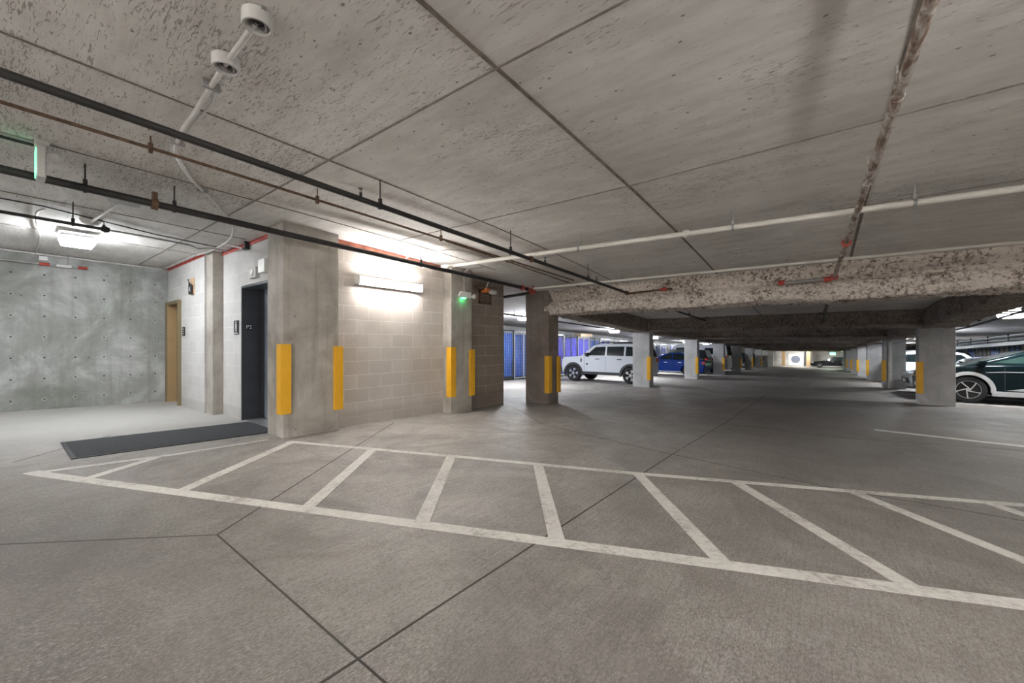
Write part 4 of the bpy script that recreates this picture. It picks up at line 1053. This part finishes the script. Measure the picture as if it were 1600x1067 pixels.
SEDAN = dict(L=4.70, W=1.85, xf=.92, xr=3.68, r=.33, zb=.24, hz=.66, hx=.10, tz=.82, style='thin', sill=M['silver_trim'], sillh=.04, handles=(2.15, 3.05), handmat=M['alu'], gaps=(1.62, 2.62),
    upper=[(.03, .42), (.0, .55), (.10, .72), (.45, .80), (1.45, .93), (4.1, .98), (4.62, .96), (4.70, .75), (4.66, .42)],
    cabin=[(1.25, .90), (2.15, 1.33), (2.55, 1.40), (3.15, 1.39), (3.6, 1.30), (4.35, .95)], tumble=.24,
    wins=[[(1.72, .98), (2.30, 1.29), (2.62, 1.33), (2.62, .98)], [(2.70, .98), (2.70, 1.33), (3.2, 1.32), (3.80, 1.06), (3.7, .98)]])
CROSS = dict(L=4.75, W=1.92, xf=.92, xr=3.82, r=.385, zb=.24, hz=.80, hx=.10, tz=.95, style='star', flare=M['silver_trim'], flw=.085, sill=M['silver_trim'], sillh=.13, handles=(2.3, 3.1), handmat=M['silver_trim'], gaps=(1.60, 2.7), glass=M['glass_green'],
    upper=[(.03, .48), (.0, .66), (.08, .88), (.35, .98), (1.05, 1.08), (2.0, 1.12), (4.5, 1.16), (4.72, 1.02), (4.72, .5)],
    cabin=[(.80, 1.04), (2.15, 1.53), (2.65, 1.60), (3.4, 1.58), (3.9, 1.48), (4.62, 1.12)], tumble=.25,
    wins=[[(1.38, 1.16), (2.22, 1.44), (2.66, 1.52), (2.72, 1.16)], [(2.80, 1.16), (2.76, 1.52), (3.4, 1.50), (3.95, 1.36), (4.1, 1.18)]])
VAN = dict(L=5.2, W=1.98, xf=.92, xr=4.1, r=.36, zb=.30, hz=.95, hx=.06, tz=1.2, style='thin', handles=(1.9,), gaps=(1.3, 2.3, 3.7),
    upper=[(.02, .5), (.0, .9), (.15, 1.15), (.75, 1.25), (5.18, 1.3), (5.2, .5)],
    cabin=[(.70, 1.22), (1.35, 1.98), (1.7, 2.10), (4.9, 2.12), (5.08, 2.05), (5.18, 1.25)], tumble=.12,
    wins=[[(1.10, 1.32), (1.55, 1.85), (2.2, 1.88), (2.2, 1.32)], [(3.6, 1.38), (3.6, 1.85), (4.7, 1.85), (4.7, 1.38)]])
e, ox, hw = car('off_roader', 'white off-roader with black wheel arches parked by the cages', 'car', -9.43, 15.93, SUV, M['car_white'])
for s in (-1, 1):
    bm = nb(); tube(bm, [(1.69 + ox, s * .66, 1.67), (1.84 + ox, s * .66, 1.73), (3.34 + ox, s * .66, 1.74), (3.49 + ox, s * .66, 1.66)], .02, 8); obj('roof_rail', bm, M['black_plastic'], e)
    bm = nb(); box(bm, .98 + ox, 1.04 + ox, s * (hw - .01), s * (hw + .012), .86, 1.02); obj('fender_vent', bm, M['black_plastic'], e)
    bm = nb(); lathe(bm, [(.045, s * hw), (.045, s * (hw + .008))], (1.30 + ox, 0, .78), 'Y', 16); obj('badge', bm, M['clad'], e)
bm = nb(); box(bm, -.08 + ox, .18 + ox, -hw + .04, hw - .04, .36, .66); obj('bumper', bm, M['clad'], e, bevel=.05)
car('sedan', 'blue sedan seen between two left hand columns', 'car', -9.45, 24.9, stretched(SEDAN, .90), M['car_blue'])
B2 = stretched(SUV, 1.1); B2.pop('flare'); B2['style'] = 'thin'
car('hatchback', 'black car with red tail light just past the blue sedan', 'car', -10.2, 29.3, B2, M['car_black'])
car('van', 'white van rising behind the black car on the left', 'car', -10.55, 33.0, VAN, M['car_white'])
for y in (36.2, 43.0, 50.0, 56.5): car('hatchback', 'dark car parked far down the left side', 'car', -10.2, y, B2, M['car_black'], 'far dark cars on the left')
e, ox, hw = car('crossover', 'dark green crossover with silver wheel arch trim at right', 'car', 2.47, 17.05, CROSS, M['car_green'])
for s in (-1, 1):
    bm = nb(); prism(bm, [(1.62 + ox, .40), (2.35 + ox, .56), (3.35 + ox, .56), (3.35 + ox, .40)], s * (hw - .02), s * (hw + .012)); obj('door_trim', bm, M['silver_trim'], e, bevel=.006)
    bm = nb(); prism(bm, [(1.25 + ox, .885), (1.62 + ox, .905), (4.5 + ox, .93), (4.5 + ox, .945), (1.62 + ox, .925), (1.25 + ox, .895)], s * (hw - .02), s * (hw + .006)); obj('crease_trim', bm, M['silver_trim'], e)
car('sedan', 'silver sedan whose roof shows beyond the dark crossover', 'car', 2.55, 20.0, dict(SEDAN, glass=M['glass_green']), M['car_silver'])
car('sedan', 'blue grey sedan nose peeking out behind the second right column', 'car', 2.95, 24.3, SEDAN, M['car_grey'])
car('off_roader', 'white car with red tail lights behind the blue grey sedan', 'car', 3.1, 27.6, dict(SUV), M['car_white'], None, True)
car('hatchback', 'dark car nose between the second and third right columns', 'car', 2.35, 31.6, B2, M['car_black'])
for y in (39, 46): car('hatchback', 'dark car parked far down the right side', 'car', 2.8, y, B2, M['car_black'], 'far dark cars on the right')
car('sedan', 'small dark car crossing the far end of the aisle', 'car', -.9, 63.6, SEDAN, M['car_black'])

# ------------------------------------------------------------------ camera, world, view
cam = bpy.data.cameras.new('camera'); co = bpy.data.objects.new('camera', cam); COL.objects.link(co)
co.location = (0, 0, 1.15); co.rotation_euler = (PI / 2, 0, math.radians(37.66))
cam.sensor_width = 36; cam.lens = 622.2 * 36 / 1600; cam.shift_y = 3.5 / 1600; cam.clip_start = .02; cam.clip_end = 300
S.camera = co
w = bpy.data.worlds.new('world'); S.world = w; w.use_nodes = True
bg = w.node_tree.nodes['Background']; bg.inputs[0].default_value = (.9, .95, 1, 1); bg.inputs[1].default_value = .02
S.view_settings.view_transform = 'Standard'; S.view_settings.look = 'None'; S.view_settings.gamma = 1; S.view_settings.use_curve_mapping = False
S.view_settings.exposure = 2.42
